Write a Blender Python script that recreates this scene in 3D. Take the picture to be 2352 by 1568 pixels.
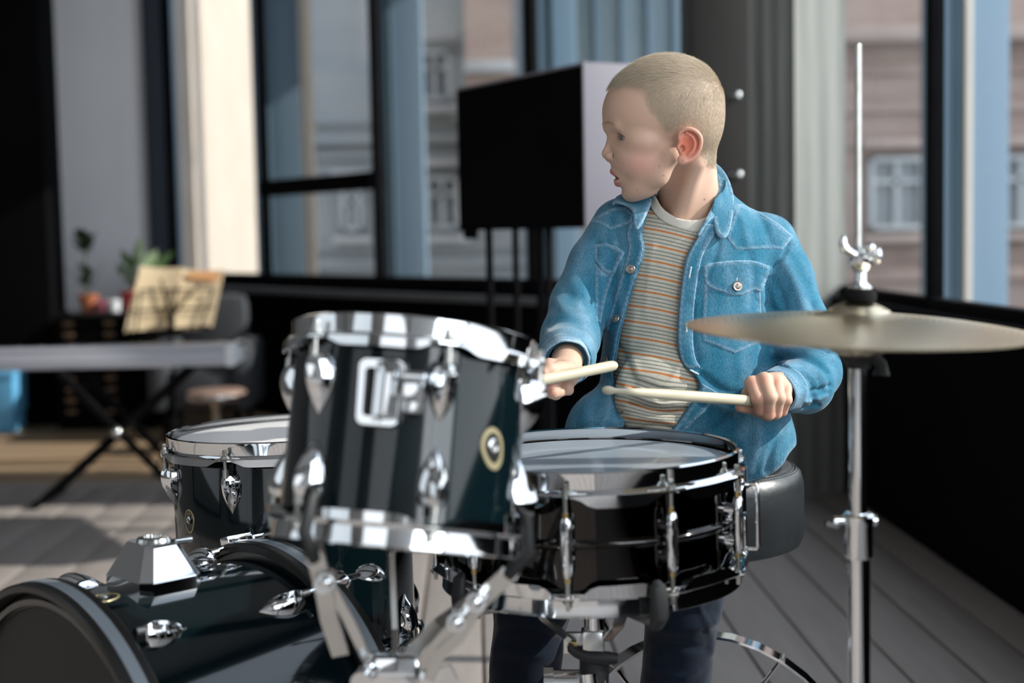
import bpy, bmesh, math, random
import numpy as np
from mathutils import Vector, Matrix
from mathutils.bvhtree import BVHTree
from mathutils.geometry import delaunay_2d_cdt

for o in list(bpy.data.objects):
    bpy.data.objects.remove(o)
S = bpy.context.scene
COL = S.collection
RNG = np.random.default_rng(7)
random.seed(7)

# ------------------------------------------------------------------ camera
EYE = 0.95
FPX = 50.0 / 36.0 * 2352.0
th = math.atan(244 / FPX); ps = math.atan(88 / FPX); ro = 0.0195
FW = np.array([math.sin(ps) * math.cos(th), math.cos(ps) * math.cos(th), -math.sin(th)])
R0 = np.array([math.cos(ps), -math.sin(ps), 0.0]); U0 = np.cross(R0, FW)
RT = R0 * math.cos(ro) - U0 * math.sin(ro)
UP = U0 * math.cos(ro) + R0 * math.sin(ro)
CAM = np.array([0.0, 0.0, EYE])
cd = bpy.data.cameras.new('camera'); co = bpy.data.objects.new('camera', cd); COL.objects.link(co)
cd.lens = 50; cd.sensor_width = 36; cd.clip_start = 0.05; cd.clip_end = 200
M = Matrix.Identity(4)
for i in range(3):
    M[i][0] = RT[i]; M[i][1] = UP[i]; M[i][2] = -FW[i]; M[i][3] = CAM[i]
co.matrix_world = M
S.camera = co
cd.dof.use_dof = True; cd.dof.focus_distance = 1.99; cd.dof.aperture_fstop = 2.6
cd.dof.aperture_blades = 0

def C3(px, py, D):          # camera frame point (right, up, depth)
    return np.array([(px - 1176) / FPX * D, -(py - 784) / FPX * D, D])
def c2w(p):                 # camera frame -> world
    p = np.asarray(p, float)
    return CAM + p[..., 0:1] * RT + p[..., 1:2] * UP + p[..., 2:3] * FW
def P(px, py, D):
    return c2w(C3(px, py, D))
def ray(px, py):
    return FW + (px - 1176) / FPX * RT - (py - 784) / FPX * UP
def FL(px, py, z=0.0):      # pixel on a horizontal plane
    d = ray(px, py); return CAM + d * ((z - EYE) / d[2])
def w2px(p):
    q = np.asarray(p) - CAM
    x, y, z = q @ RT, q @ UP, q @ FW
    return np.stack([1176 + x / z * FPX, 784 - y / z * FPX, z], -1)

# ------------------------------------------------------------------ view, world, sun
S.view_settings.view_transform = 'Standard'; S.view_settings.look = 'None'
S.view_settings.gamma = 1; S.view_settings.use_curve_mapping = False
S.view_settings.exposure = 0.0
S.render.film_transparent = False
try:
    S.cycles.use_denoising = True
    S.cycles.max_bounces = 10; S.cycles.transparent_max_bounces = 12
    S.cycles.sample_clamp_indirect = 6; S.cycles.caustics_reflective = False; S.cycles.caustics_refractive = False
    S.cycles.blur_glossy = 0.5
except Exception:
    pass
W = bpy.data.worlds.new('sky'); S.world = W; W.use_nodes = True
nt = W.node_tree; nt.nodes.clear()
out = nt.nodes.new('ShaderNodeOutputWorld'); bg = nt.nodes.new('ShaderNodeBackground')
tc = nt.nodes.new('ShaderNodeTexCoord'); sx = nt.nodes.new('ShaderNodeSeparateXYZ'); rp = nt.nodes.new('ShaderNodeValToRGB')
rp.color_ramp.elements[0].position = 0.0; rp.color_ramp.elements[0].color = (.66, .67, .69, 1)
rp.color_ramp.elements[1].position = 0.6; rp.color_ramp.elements[1].color = (.52, .58, .67, 1)
nt.links.new(tc.outputs['Generated'], sx.inputs[0]); nt.links.new(sx.outputs['Z'], rp.inputs[0])
nt.links.new(rp.outputs[0], bg.inputs[0]); nt.links.new(bg.outputs[0], out.inputs[0])
bg.inputs[1].default_value = 3.3

def lamp_sun(name, to, strength, color, angle):
    l = bpy.data.lights.new(name, 'SUN'); l.energy = strength; l.color = color; l.angle = angle
    o = bpy.data.objects.new(name, l); COL.objects.link(o)
    o.rotation_euler = (-Vector(to)).to_track_quat('-Z', 'Y').to_euler(); o.location = (6, 4, 6)
    return o
SUN_TO = Vector((0.80, -0.10, 0.50)).normalized()
lamp_sun('sun', SUN_TO, 5.4, (1.0, .93, .84), 0.012)
def lamp_area(name, loc, look, w, h, e, color):
    l = bpy.data.lights.new(name, 'AREA'); l.shape = 'RECTANGLE'; l.size = w; l.size_y = h; l.energy = e; l.color = color
    o = bpy.data.objects.new(name, l); COL.objects.link(o); o.location = loc
    o.rotation_euler = (Vector(look) - Vector(loc)).to_track_quat('-Z', 'Y').to_euler()
    return o
# added area fill lamps standing in for daylight from windows left, behind and right
AREA = [
    ('window_fill', (-3.3, -1.1, 1.9), (0, 1.8, 1.0), 1.9, 2.6, 13, (.84, .93, 1.0)),
    ('window_fill', (-3.3, 1.6, 1.9), (0, 1.8, 1.0), 1.9, 2.6, 13, (.84, .93, 1.0)),
    ('window_fill', (-1.2, -2.75, 1.9), (0, 2.0, 1.0), 1.7, 2.5, 16, (.90, .95, 1.0)),
    ('window_fill', (1.28, -.50, 1.85), (.1, 1.6, .95), 1.25, 2.3, 32, (.93, .97, 1.0)),
]
for a in AREA: lamp_area(*a)

# ------------------------------------------------------------------ materials
def mat(name, col=(.5, .5, .5), rough=.5, metal=0, spec=.5, noise=None, bump=None, coat=0, sss=0, sheen=0, attr=None, trans=0, emis=None):
    """noise=(scale, amount, second colour, (sx,sy,sz))  bump=(scale, strength, distance, (sx,sy,sz))"""
    m = bpy.data.materials.new(name); m.use_nodes = True; n = m.node_tree; b = n.nodes['Principled BSDF']
    b.inputs['Base Color'].default_value = (*col, 1); b.inputs['Roughness'].default_value = rough
    b.inputs['Metallic'].default_value = metal; b.inputs['Specular IOR Level'].default_value = spec
    b.inputs['Coat Weight'].default_value = coat; b.inputs['Coat Roughness'].default_value = .03
    if sheen: b.inputs['Sheen Weight'].default_value = sheen
    if trans: b.inputs['Transmission Weight'].default_value = trans
    if sss:
        b.inputs['Subsurface Weight'].default_value = sss
        b.inputs['Subsurface Radius'].default_value = (1.0, .35, .2); b.inputs['Subsurface Scale'].default_value = .008
    if emis:
        b.inputs['Emission Color'].default_value = (*emis[0], 1); b.inputs['Emission Strength'].default_value = emis[1]
    tcn = n.nodes.new('ShaderNodeTexCoord')
    src = None
    if attr:
        a = n.nodes.new('ShaderNodeAttribute'); a.attribute_name = attr; src = a.outputs['Color']
        n.links.new(src, b.inputs['Base Color'])
    if noise:
        mp = n.nodes.new('ShaderNodeMapping'); n.links.new(tcn.outputs['Object'], mp.inputs[0])
        mp.inputs['Scale'].default_value = noise[3] if len(noise) > 3 else (1, 1, 1)
        t = n.nodes.new('ShaderNodeTexNoise'); t.inputs['Scale'].default_value = noise[0]; t.inputs['Detail'].default_value = 6
        n.links.new(mp.outputs[0], t.inputs['Vector'])
        r = n.nodes.new('ShaderNodeValToRGB'); r.color_ramp.elements[0].position = .5 - .5 * (1 - noise[1]) - .0; r.color_ramp.elements[1].position = .5 + .5 * (1 - noise[1]) + .001
        r.color_ramp.elements[0].position = .35; r.color_ramp.elements[1].position = .65
        mx = n.nodes.new('ShaderNodeMix'); mx.data_type = 'RGBA'
        mr = n.nodes.new('ShaderNodeMath'); mr.operation = 'MULTIPLY'; mr.inputs[1].default_value = noise[1]
        n.links.new(t.outputs['Fac'], r.inputs[0]); n.links.new(r.outputs[0], mr.inputs[0]); n.links.new(mr.outputs[0], mx.inputs['Factor'])
        mx.inputs[6].default_value = (*col, 1); mx.inputs[7].default_value = (*noise[2], 1)
        if src is not None: n.links.new(src, mx.inputs[6])
        n.links.new(mx.outputs[2], b.inputs['Base Color'])
    if bump:
        mp = n.nodes.new('ShaderNodeMapping'); n.links.new(tcn.outputs['Object'], mp.inputs[0])
        mp.inputs['Scale'].default_value = bump[3] if len(bump) > 3 else (1, 1, 1)
        t = n.nodes.new('ShaderNodeTexNoise'); t.inputs['Scale'].default_value = bump[0]; t.inputs['Detail'].default_value = 5
        n.links.new(mp.outputs[0], t.inputs['Vector'])
        bp = n.nodes.new('ShaderNodeBump'); bp.inputs['Strength'].default_value = bump[1]; bp.inputs['Distance'].default_value = bump[2]
        n.links.new(t.outputs['Fac'], bp.inputs['Height']); n.links.new(bp.outputs[0], b.inputs['Normal'])
    return m
def glass_mat(name, tint=(.96, .98, .99), refl=.10):
    m = bpy.data.materials.new(name); m.use_nodes = True; n = m.node_tree; n.nodes.clear()
    o = n.nodes.new('ShaderNodeOutputMaterial'); t = n.nodes.new('ShaderNodeBsdfTransparent'); g = n.nodes.new('ShaderNodeBsdfGlossy')
    f = n.nodes.new('ShaderNodeMath'); f.operation = 'MULTIPLY'; lw = n.nodes.new('ShaderNodeLayerWeight'); lw.inputs[0].default_value = .25; pw = n.nodes.new('ShaderNodeMath'); pw.operation = 'POWER'; pw.inputs[1].default_value = 3
    n.links.new(lw.outputs['Facing'], pw.inputs[0]); n.links.new(pw.outputs[0], f.inputs[0]); f.inputs[1].default_value = .35; x = n.nodes.new('ShaderNodeMixShader')
    t.inputs[0].default_value = (*tint, 1); g.inputs['Roughness'].default_value = .02
    n.links.new(f.outputs[0], x.inputs[0]); n.links.new(t.outputs[0], x.inputs[1]); n.links.new(g.outputs[0], x.inputs[2]); n.links.new(x.outputs[0], o.inputs[0])
    return m
MT = dict(
    chrome=mat('chrome', (.86, .88, .90), .07, 1, bump=(14, .03, .002)),
    chrome_dull=mat('chrome_dull', (.62, .63, .62), .22, 1, bump=(40, .04, .001)),
    steel=mat('steel', (.50, .50, .48), .3, 1, noise=(60, .5, (.34, .31, .26))),
    brass=mat('brass', (.62, .46, .20), .28, 1),
    shell=mat('black_lacquer', (.002, .007, .009), .09, 0, .45, coat=.35, bump=(3, .02, .002)),
    snare_shell=mat('black_nickel', (.045, .043, .042), .07, 1, bump=(5, .03, .001)),
    gloss_black=mat('gloss_black', (.008, .008, .009), .22, 0, .5),
    rubber=mat('rubber', (.012, .013, .014), .55, 0, .4, bump=(90, .2, .0006)),
    felt=mat('felt', (.006, .006, .006), .95, 0, .2, bump=(300, .5, .001)),
    matt_black=mat('matt_black', (.003, .003, .0035), .9, 0, .04, noise=(3, .5, (.006, .006, .007))),
    head_coated=mat('coated_head', (.36, .41, .46), .26, 0, .55, noise=(7, .3, (.31, .36, .41)), bump=(400, .1, .0004), coat=.35),
    head_white=mat('white_head', (.82, .80, .79), .45, 0, .4, noise=(5, .25, (.74, .72, .71))),
    head_black=mat('black_head', (.011, .012, .012), .5, 0, .35, noise=(6, .5, (.017, .017, .016))),
    hoop_wood=mat('black_hoop', (.010, .009, .008), .35, 0, .5, noise=(9, .4, (.017, .014, .012))),
    hoop_inlay=mat('grey_inlay', (.30, .34, .38), .3, .3, .5),
    wood_pale=mat('drumstick_wood', (.54, .48, .345), .5, 0, .4, noise=(20, .6, (.62, .56, .43), (1, 1, 8)), bump=(50, .1, .0005)),
    cymbal=None,
    leather=mat('black_leather', (.016, .019, .021), .34, 0, .6, noise=(14, .6, (.026, .030, .032)), bump=(38, .5, .0022)),
    plank=mat('stage_plank', (.31, .275, .255), .55, 0, .3, noise=(5, .8, (.36, .32, .298), (5, .5, 1)), bump=(20, .2, .002, (4, .4, 1))),
    subfloor=mat('dusty_gap', (.40, .30, .19), .9, 0, .1, noise=(8, .6, (.24, .17, .10))),
    tanwood=mat('tan_board', (.30, .205, .125), .6, 0, .3, noise=(3, .7, (.40, .29, .19), (.5, 6, 1))),
    black_wall=mat('black_wall', (.003, .003, .0035), .9, 0, .05, noise=(2, .5, (.005, .005, .006))),
    black_frame=mat('black_frame', (.004, .004, .005), .85, 0, .07, noise=(9, .5, (.008, .008, .009))),
    ledge=mat('grey_ledge', (.16, .17, .18), .5, .2, .4, noise=(6, .5, (.11, .12, .13))),
    grey_wall=mat('grey_wall', (.84, .84, .87), .9, 0, .1, noise=(1.2, .5, (.68, .69, .73)), bump=(30, .1, .002)),
    darkblue=mat('dark_blue_edge', (.045, .055, .07), .8, 0, .1, noise=(3, .4, (.035, .045, .06))),
    pale_wall=mat('pale_wall', (.19, .187, .183), .9, 0, .1, noise=(2, .5, (.16, .157, .153))),
    front_wall=mat('front_wall', (.50, .49, .48), .9, 0, .1, noise=(2, .5, (.44, .43, .42))),
    brick_band=mat('brick_band', (.31, .25, .225), .9, noise=(3, .5, (.27, .21, .19))),
    ceiling=mat('ceiling', (.30, .30, .30), .9, noise=(2, .5, (.26, .26, .26))),
    concrete=mat('concrete', (.245, .25, .23), .85, 0, .2, noise=(3.2, .75, (.19, .195, .18), (4, 4, .35)), bump=(9, .5, .012, (3, 3, .4))),
    glass=glass_mat('window_glass'),
    cream=mat('cream_render', (.55, .465, .385), .9, noise=(2.2, .6, (.60, .53, .46)), bump=(20, .3, .01)),
    cream_strip=mat('cream_strip', (.62, .55, .46), .8, noise=(4, .4, (.55, .49, .42))),
    bluecol=mat('blue_grey', (.14, .225, .30), .6, 0, .4, noise=(1.1, .7, (.19, .26, .325), (1, 1, .25))),
    bluedark=mat('blue_grey_groove', (.07, .12, .15), .7, noise=(2, .5, (.10, .15, .18))),
    brick=mat('pink_brick', (.26, .19, .165), .9, noise=(1.6, .8, (.33, .26, .225), (1, 1, 3)), bump=(6, .4, .02, (1, 1, 4))),
    stone=mat('grey_stone', (.21, .235, .255), .9, noise=(.9, .8, (.28, .29, .29), (1, 1, 2.4)), bump=(5, .4, .02, (1, 1, 4))),
    stone_pale=mat('pale_stone', (.34, .35, .36), .85, noise=(3, .5, (.29, .30, .31))),
    winframe=mat('white_window_frame', (.33, .35, .365), .6, noise=(5, .3, (.29, .32, .335))),
    winpane=mat('dark_window_pane', (.15, .17, .18), .3, 0, .5, noise=(1.5, .6, (.21, .23, .25))),
    lavender=mat('pale_lavender_panel', (.20, .19, .22), .6, noise=(3, .4, (.18, .17, .20))),
    terracotta=mat('terracotta', (.42, .13, .055), .75, noise=(15, .5, (.52, .19, .09))),
    redpot=mat('red_glaze', (.32, .015, .012), .3, noise=(8, .3, (.25, .01, .01))),
    leaf_dark=mat('dark_leaf', (.018, .035, .018), .35, noise=(20, .5, (.03, .055, .025))),
    leaf=mat('green_leaf', (.075, .16, .045), .45, noise=(20, .6, (.15, .26, .09))),
    leaf_pale=mat('pale_leaf', (.30, .42, .22), .5, noise=(20, .4, (.42, .52, .34))),
    stem=mat('stem', (.07, .09, .03), .7, noise=(30, .5, (.10, .08, .04))),
    soil=mat('soil', (.03, .02, .012), .95, noise=(60, .6, (.05, .035, .02))),
    paper=mat('cream_paper', (.74, .60, .38), .8, noise=(5, .6, (.80, .70, .50))),
    paper_print=mat('orange_print', (.55, .25, .10), .8, noise=(9, .5, (.62, .35, .16))),
    keyb=mat('keyboard_body', (.46, .47, .52), .35, 0, .5, noise=(4, .4, (.40, .40, .46))),
    white=mat('white_plastic', (.78, .80, .82), .4, noise=(12, .3, (.70, .72, .74))),
    bluebox=mat('light_blue_paint', (.12, .42, .72), .6, noise=(4, .5, (.16, .48, .78))),
    label=mat('brass_label', (.20, .13, .08), .5, .3, noise=(30, .5, (.13, .08, .05))),
    greycloth=mat('grey_cloth', (.05, .055, .062), .95, noise=(12, .5, (.07, .075, .085)), bump=(60, .4, .004)),
    stoolseat=mat('worn_brown_seat', (.36, .24, .19), .5, noise=(9, .6, (.28, .18, .14))),
    pinkcloth=mat('pink_box', (.45, .12, .16), .7, noise=(12, .4, (.38, .1, .13))),
)
def paper_mat(name, c1, c2):
    m = mat(name, c1, .8, noise=(5, .6, c2)); n = m.node_tree; b = n.nodes['Principled BSDF']; o = n.nodes['Material Output']
    t = n.nodes.new('ShaderNodeBsdfTranslucent'); t.inputs[0].default_value = (*c1, 1); x = n.nodes.new('ShaderNodeMixShader'); x.inputs[0].default_value = .45
    n.links.new(b.outputs[0], x.inputs[1]); n.links.new(t.outputs[0], x.inputs[2]); n.links.new(x.outputs[0], o.inputs[0]); return m
MT['paper'] = paper_mat('cream_paper', (.92, .76, .50), (.95, .84, .64))
def cymbal_mat():
    m = mat('cymbal_bronze', (.74, .64, .45), .27, 1); n = m.node_tree; b = n.nodes['Principled BSDF']
    t = n.nodes.new('ShaderNodeTexCoord'); l = n.nodes.new('ShaderNodeVectorMath'); l.operation = 'LENGTH'
    mp = n.nodes.new('ShaderNodeMapping'); mp.inputs['Scale'].default_value = (1, 1, 0)
    w = n.nodes.new('ShaderNodeMath'); w.operation = 'MULTIPLY'; w.inputs[1].default_value = 900
    s = n.nodes.new('ShaderNodeMath'); s.operation = 'SINE'; bp = n.nodes.new('ShaderNodeBump')
    n.links.new(t.outputs['Object'], mp.inputs[0]); n.links.new(mp.outputs[0], l.inputs[0]); n.links.new(l.outputs['Value'], w.inputs[0])
    n.links.new(w.outputs[0], s.inputs[0]); n.links.new(s.outputs[0], bp.inputs['Height'])
    bp.inputs['Strength'].default_value = .25; bp.inputs['Distance'].default_value = .0004; n.links.new(bp.outputs[0], b.inputs['Normal'])
    b.inputs['Anisotropic'].default_value = .5
    return m
MT['cymbal'] = cymbal_mat()

# ------------------------------------------------------------------ mesh building
class MB:
    def __init__(s): s.v = []; s.f = []; s.n = 0
    def add(s, v, f):
        s.v.extend([tuple(map(float, p)) for p in v]); s.f.extend([tuple(i + s.n for i in q) for q in f]); s.n = len(s.v); return s
    def box(s, c, d, R=None, bev=0):
        c = np.array(c, float); d = np.array(d, float) / 2
        if bev > 0:
            b = min(bev, min(d) * .9); V = []; F = []
            bm = bmesh.new(); bmesh.ops.create_cube(bm, size=1)
            for v in bm.verts: v.co = Vector((v.co.x * 2 * d[0], v.co.y * 2 * d[1], v.co.z * 2 * d[2]))
            bmesh.ops.bevel(bm, geom=bm.edges[:] , offset=b, segments=2, affect='EDGES', profile=.6)
            V = [np.array(v.co) for v in bm.verts]; bm.verts.index_update(); F = [tuple(v.index for v in f.verts) for f in bm.faces]; bm.free()
            if R is not None: V = [R @ p for p in V]
            return s.add([p + c for p in V], F)
        V = [np.array((x, y, z)) * d for x in (-1, 1) for y in (-1, 1) for z in (-1, 1)]
        if R is not None: V = [R @ p for p in V]
        return s.add([p + c for p in V], [(0, 1, 3, 2), (4, 6, 7, 5), (0, 4, 5, 1), (2, 3, 7, 6), (0, 2, 6, 4), (1, 5, 7, 3)])
    def tube(s, pts, r, n=12, cap=True, sx=1, sy=1, upv=None):
        pts = [np.array(p, float) for p in pts]; k = len(pts); rs = r if hasattr(r, '__len__') else [r] * k
        V = []; F = []; prev = None
        for i, p in enumerate(pts):
            t = pts[min(i + 1, k - 1)] - pts[max(i - 1, 0)]; t = t / (np.linalg.norm(t) + 1e-12)
            if prev is None:
                a = np.array(upv, float) if upv is not None else (np.array([0, 0, 1.]) if abs(t[2]) < .9 else np.array([1., 0, 0]))
            else: a = prev
            a = a - t * (a @ t); a /= np.linalg.norm(a) + 1e-12; prev = a; b = np.cross(t, a)
            for j in range(n):
                w = 2 * math.pi * j / n; V.append(p + rs[i] * (math.cos(w) * a * sx + math.sin(w) * b * sy))
        for i in range(k - 1):
            for j in range(n): F.append((i * n + j, i * n + (j + 1) % n, (i + 1) * n + (j + 1) % n, (i + 1) * n + j))
        if cap: F.append(tuple(range(n - 1, -1, -1))); F.append(tuple(range((k - 1) * n, k * n)))
        return s.add(V, F)
    def bar(s, pts, w, t, upv):     # flat bar along a polyline: width w across, thickness t along upv
        pts = [np.array(p, float) for p in pts]; k = len(pts); V = []; F = []
        for i, p in enumerate(pts):
            d = pts[min(i + 1, k - 1)] - pts[max(i - 1, 0)]; d /= np.linalg.norm(d)
            a = np.array(upv, float); a = a - d * (a @ d); a /= np.linalg.norm(a); b = np.cross(d, a)
            for (q, z) in ((-1, -1), (1, -1), (1, 1), (-1, 1)): V.append(p + b * q * w / 2 + a * z * t / 2)
        for i in range(k - 1):
            for j in range(4): F.append((i * 4 + j, i * 4 + (j + 1) % 4, (i + 1) * 4 + (j + 1) % 4, (i + 1) * 4 + j))
        F.append((3, 2, 1, 0)); F.append(tuple(range(k * 4 - 4, k * 4)))
        return s.add(V, F)
    def lathe(s, prof, n=64, mod=None, closed=False, M4=None, a0=0, a1=2 * math.pi):
        k = len(prof); V = []; F = []; full = abs(a1 - a0 - 2 * math.pi) < 1e-6; m = n if full else n + 1
        for j in range(m):
            w = a0 + (a1 - a0) * j / n
            for i, (r, z) in enumerate(prof):
                if mod: r, z = mod(w, i, r, z)
                V.append(np.array((r * math.cos(w), r * math.sin(w), z)))
        for j in range(n):
            j2 = (j + 1) % m
            for i in range(k if closed else k - 1):
                i2 = (i + 1) % k; F.append((j * k + i, j2 * k + i, j2 * k + i2, j * k + i2))
        if M4 is not None:
            R = np.array(M4)[:3, :3]; T = np.array(M4)[:3, 3]; V = [R @ p + T for p in V]
        return s.add(V, F)
    def sphere(s, c, r, n=16, m=10, R=None):
        r = np.array(r if hasattr(r, '__len__') else (r, r, r), float); V = []; F = []
        for i in range(m + 1):
            a = math.pi * i / m
            for j in range(n):
                b = 2 * math.pi * j / n; p = np.array((math.sin(a) * math.cos(b), math.sin(a) * math.sin(b), math.cos(a))) * r
                if R is not None: p = R @ p
                V.append(p + np.array(c, float))
        for i in range(m):
            for j in range(n): F.append((i * n + j, (i + 1) * n + j, (i + 1) * n + (j + 1) % n, i * n + (j + 1) % n))
        return s.add(V, F)
    def prism(s, poly, z0, z1, fn=None):   # poly in xy extruded in z
        k = len(poly); V = [(x, y, z0) for x, y in poly] + [(x, y, z1) for x, y in poly]
        if fn: V = [fn(p) for p in V]
        F = [tuple(range(k - 1, -1, -1)), tuple(range(k, 2 * k))] + [(i, (i + 1) % k, k + (i + 1) % k, k + i) for i in range(k)]
        return s.add(V, F)
    def xf(s, M4):
        R = np.array(M4)[:3, :3]; T = np.array(M4)[:3, 3]; s.v = [tuple(R @ np.array(p) + T) for p in s.v]; return s
    def build(s, name, m, parent=None, smooth=True, angle=35):
        me = bpy.data.meshes.new(name); me.from_pydata(s.v, [], s.f)
        bm = bmesh.new(); bm.from_mesh(me); bmesh.ops.remove_doubles(bm, verts=bm.verts, dist=1e-6); bmesh.ops.dissolve_degenerate(bm, edges=bm.edges, dist=1e-7); bmesh.ops.recalc_face_normals(bm, faces=bm.faces)
        if smooth:
            ca = math.radians(angle)
            for f in bm.faces: f.smooth = True
            for e in bm.edges:
                if len(e.link_faces) == 2 and e.calc_face_angle(0) > ca: e.smooth = False
        bm.to_mesh(me); bm.free(); me.update()
        return link(name, me, m, parent)
ROOTM = {}
def link(name, me, m, parent=None):
    o = bpy.data.objects.new(name, me); COL.objects.link(o)
    if m is not None: me.materials.append(MT[m] if isinstance(m, str) else m)
    if parent is not None:
        o.parent = parent
        if ROOTM.get(parent.name) == 'w': o.matrix_parent_inverse = parent.matrix_world.inverted()
    return o
def tag(o, label=None, cat=None, group=None, kind=None):
    for k, v in (('label', label), ('category', cat), ('group', group), ('kind', kind)):
        if v: o[k] = v
    return o
def thing(name, label, cat, loc=(0, 0, 0), group=None, M4=None, world=False):
    """an Empty; with world=True its parts are modelled in world coordinates, else in its own frame"""
    o = bpy.data.objects.new(name, None); COL.objects.link(o); o.empty_display_size = .05
    o.matrix_world = M4 if M4 is not None else Matrix.Translation(Vector(loc))
    if world: ROOTM[o.name] = 'w'
    return tag(o, label, cat, group)
def sub(o, parent):     # make o (built in world coords) a sub-part of a world-coords part
    return o
def struct(o): o['kind'] = 'structure'; return o
def frame(x, z, loc):   # matrix from an x-ish axis and z axis
    z = np.array(z, float); z /= np.linalg.norm(z); x = np.array(x, float); x = x - z * (x @ z); x /= np.linalg.norm(x); y = np.cross(z, x)
    m = Matrix.Identity(4)
    for i in range(3): m[i][0] = x[i]; m[i][1] = y[i]; m[i][2] = z[i]; m[i][3] = loc[i]
    return m
def rotz(a):
    return np.array([[math.cos(a), -math.sin(a), 0], [math.sin(a), math.cos(a), 0], [0, 0, 1]])
# ================================================================== setting
XR = 1.335                      # right wall plane
SILL = 0.71
# floor with planks
fl = struct(MB().box((-1.3, 1.6, -.045), (5.4, 8.0, .06)).build('floor', 'subfloor', smooth=False))
x = .007 - .15 * 26
plank_me = None
while x < XR - .03:
    w = min(.15, XR - x)
    o = MB().box((x + w / 2, 1.55, -.0085 + RNG.uniform(-.0008, .0008)), (w - .0075, 8.1 - .01, .013), bev=.002).build('plank', 'plank', fl)
    x += .15
# tan boards beyond the stage
bf = struct(MB().box((-2.0, 7.6, -.09), (6.0, 4.0, .06)).build('floor_back', 'subfloor', smooth=False))
y = 5.66; k = 0
while y < 9.3:
    w = (.34, .30, .36)[k % 3]
    MB().box((-2.0, y + w / 2, -.022 - .012 * (k % 2)), (5.9, w - .012, .05), bev=.004).build('board', 'tanwood', bf); y += w; k += 1
# stage edge
struct(MB().box((-1.3, 5.63, -.02), (5.3, .05, .05), bev=.004).build('trim_1', 'plank'))

def seg_wall(name, a, b, z0, z1, t, m, kind='structure', parent=None, off=0):
    a = np.array(a, float); b = np.array(b, float); d = b - a; L = np.linalg.norm(d); d /= L; n = np.array((-d[1], d[0]))
    c = (a + b) / 2 + n * off; R = np.array([[d[0], n[0], 0], [d[1], n[1], 0], [0, 0, 1]])
    o = MB().box((c[0], c[1], (z0 + z1) / 2), (L, t, z1 - z0), R, bev=.004).build(name, m, parent)
    if parent is None and kind: o['kind'] = kind
    return o
def wall_pt(px):            # where a pixel column meets the slanted window wall
    k = (px - 1088) / FPX; Y = 4.505 / (.725 + k); return np.array((k * Y, Y))
TOP = 3.5
# right wall: parapet + windows along X = XR
seg_wall('wall_right', (XR + .1, -3), (XR + .1, 5.3), -.05, SILL, .2, 'black_wall')
seg_wall('wall_right_top', (XR + .1, -3), (XR + .1, 5.3), 3.3, TOP, .2, 'black_wall')
ym = [4.10, 2.98, 1.60, 0.2, -1.2, -2.9, 5.25]
ym = sorted(ym)
for i in range(len(ym) - 1):
    a, b = ym[i], ym[i + 1]
    wm = MB().box((XR + .008, (a + b) / 2, SILL + .018), (.045, b - a, .036), bev=.004).box((XR + .008, (a + b) / 2, 3.28), (.045, b - a, .05))
    if i < len(ym) - 2: wm.box((XR + .008, b, 2.0), (.042, .045, 2.6), bev=.003)
    w = struct(wm.build('window_%d' % (i + 1), 'black_frame'))
    MB().box((XR + .012, (a + b) / 2, 2.0), (.006, b - a - .045, 2.53)).build('pane', 'glass', w, smooth=False)
struct(MB().box((XR - .005, 1.1, SILL - .008), (.10, 8.3, .016), bev=.003).build('trim_2', 'black_frame'))
# slanted window wall
pe = wall_pt(1650); p0 = wall_pt(345); dW = (p0 - pe) / np.linalg.norm(p0 - pe)
seg_wall('wall_back', pe, p0, -.1, SILL, .16, 'black_wall', off=-.08)
seg_wall('wall_back_top', pe, p0, 3.3, TOP, .16, 'black_wall', off=-.08)
o = seg_wall('trim_3', pe, wall_pt(470), SILL - .045, SILL - .015, .10, 'ledge', off=.04)
cols = [1650, 1209, 857, 603, 386]
for i in range(4):
    a = wall_pt(cols[i]); b = wall_pt(cols[i + 1])
    m = MB(); n = np.array((-dW[1], dW[0])); R = np.array([[dW[0], n[0], 0], [dW[1], n[1], 0], [0, 0, 1]])
    L = np.linalg.norm(b - a); c = (a + b) / 2 - n * .05
    m.box((c[0], c[1], SILL + .02), (L, .09, .07), R, bev=.004); m.box((c[0], c[1], 3.27), (L, .09, .07), R)
    q = b - n * .05; m.box((q[0], q[1], 2.0), (.050 if i < 3 else .16, .035, 2.6), R, bev=.003)
    if i == 2: m.box((c[0], c[1], 1.228), (L, .09, .085), R, bev=.004)
    w = struct(m.build('window_%d' % (i + 7), 'black_frame'))
    MB().box((c[0], c[1], 2.0), (L - .055, .006, 2.5), R).build('pane', 'glass', w, smooth=False)
# far-left grey wall, its corner darkening as a dark blue strip, black partition
g0 = np.array(((118 - 1088) / FPX * 8.7, 8.7)); g1 = np.array(((384 - 1088) / FPX * 8.9, 8.9))
seg_wall('wall_left', (g0[0] - 1.2, 8.62), g1, -.1, TOP, .12, 'grey_wall')
seg_wall('trim_4', (g1[0] - .05, 8.80), (g1[0] + .06, 8.82), 0, TOP, .03, 'darkblue')
seg_wall('wall_far', (-3.6, -3.05), (-3.6, 9.4), -.1, TOP, .12, 'pale_wall')
k130 = (126 - 1088) / FPX
struct(MB().box((k130 * 7.6 - .55, 7.75, 1.75), (1.1, .3, 3.6), bev=.01).build('wall_partition', 'black_wall'))
# wall behind the camera with tall windows, ceiling
bk = seg_wall('wall_front', (-3.7, -3.0), (1.5, -3.0), -.1, TOP, .15, 'front_wall')
cl = struct(MB().box((-1.2, 3.2, TOP + .06), (5.2, 12.6, .1)).build('ceiling', 'ceiling', smooth=False))
for i in range(5):
    MB().box((-1.2, -1.6 + 2.4 * i, TOP - .09), (5.0, .18, .2), bev=.01).build('beam', 'black_wall', cl)
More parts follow.
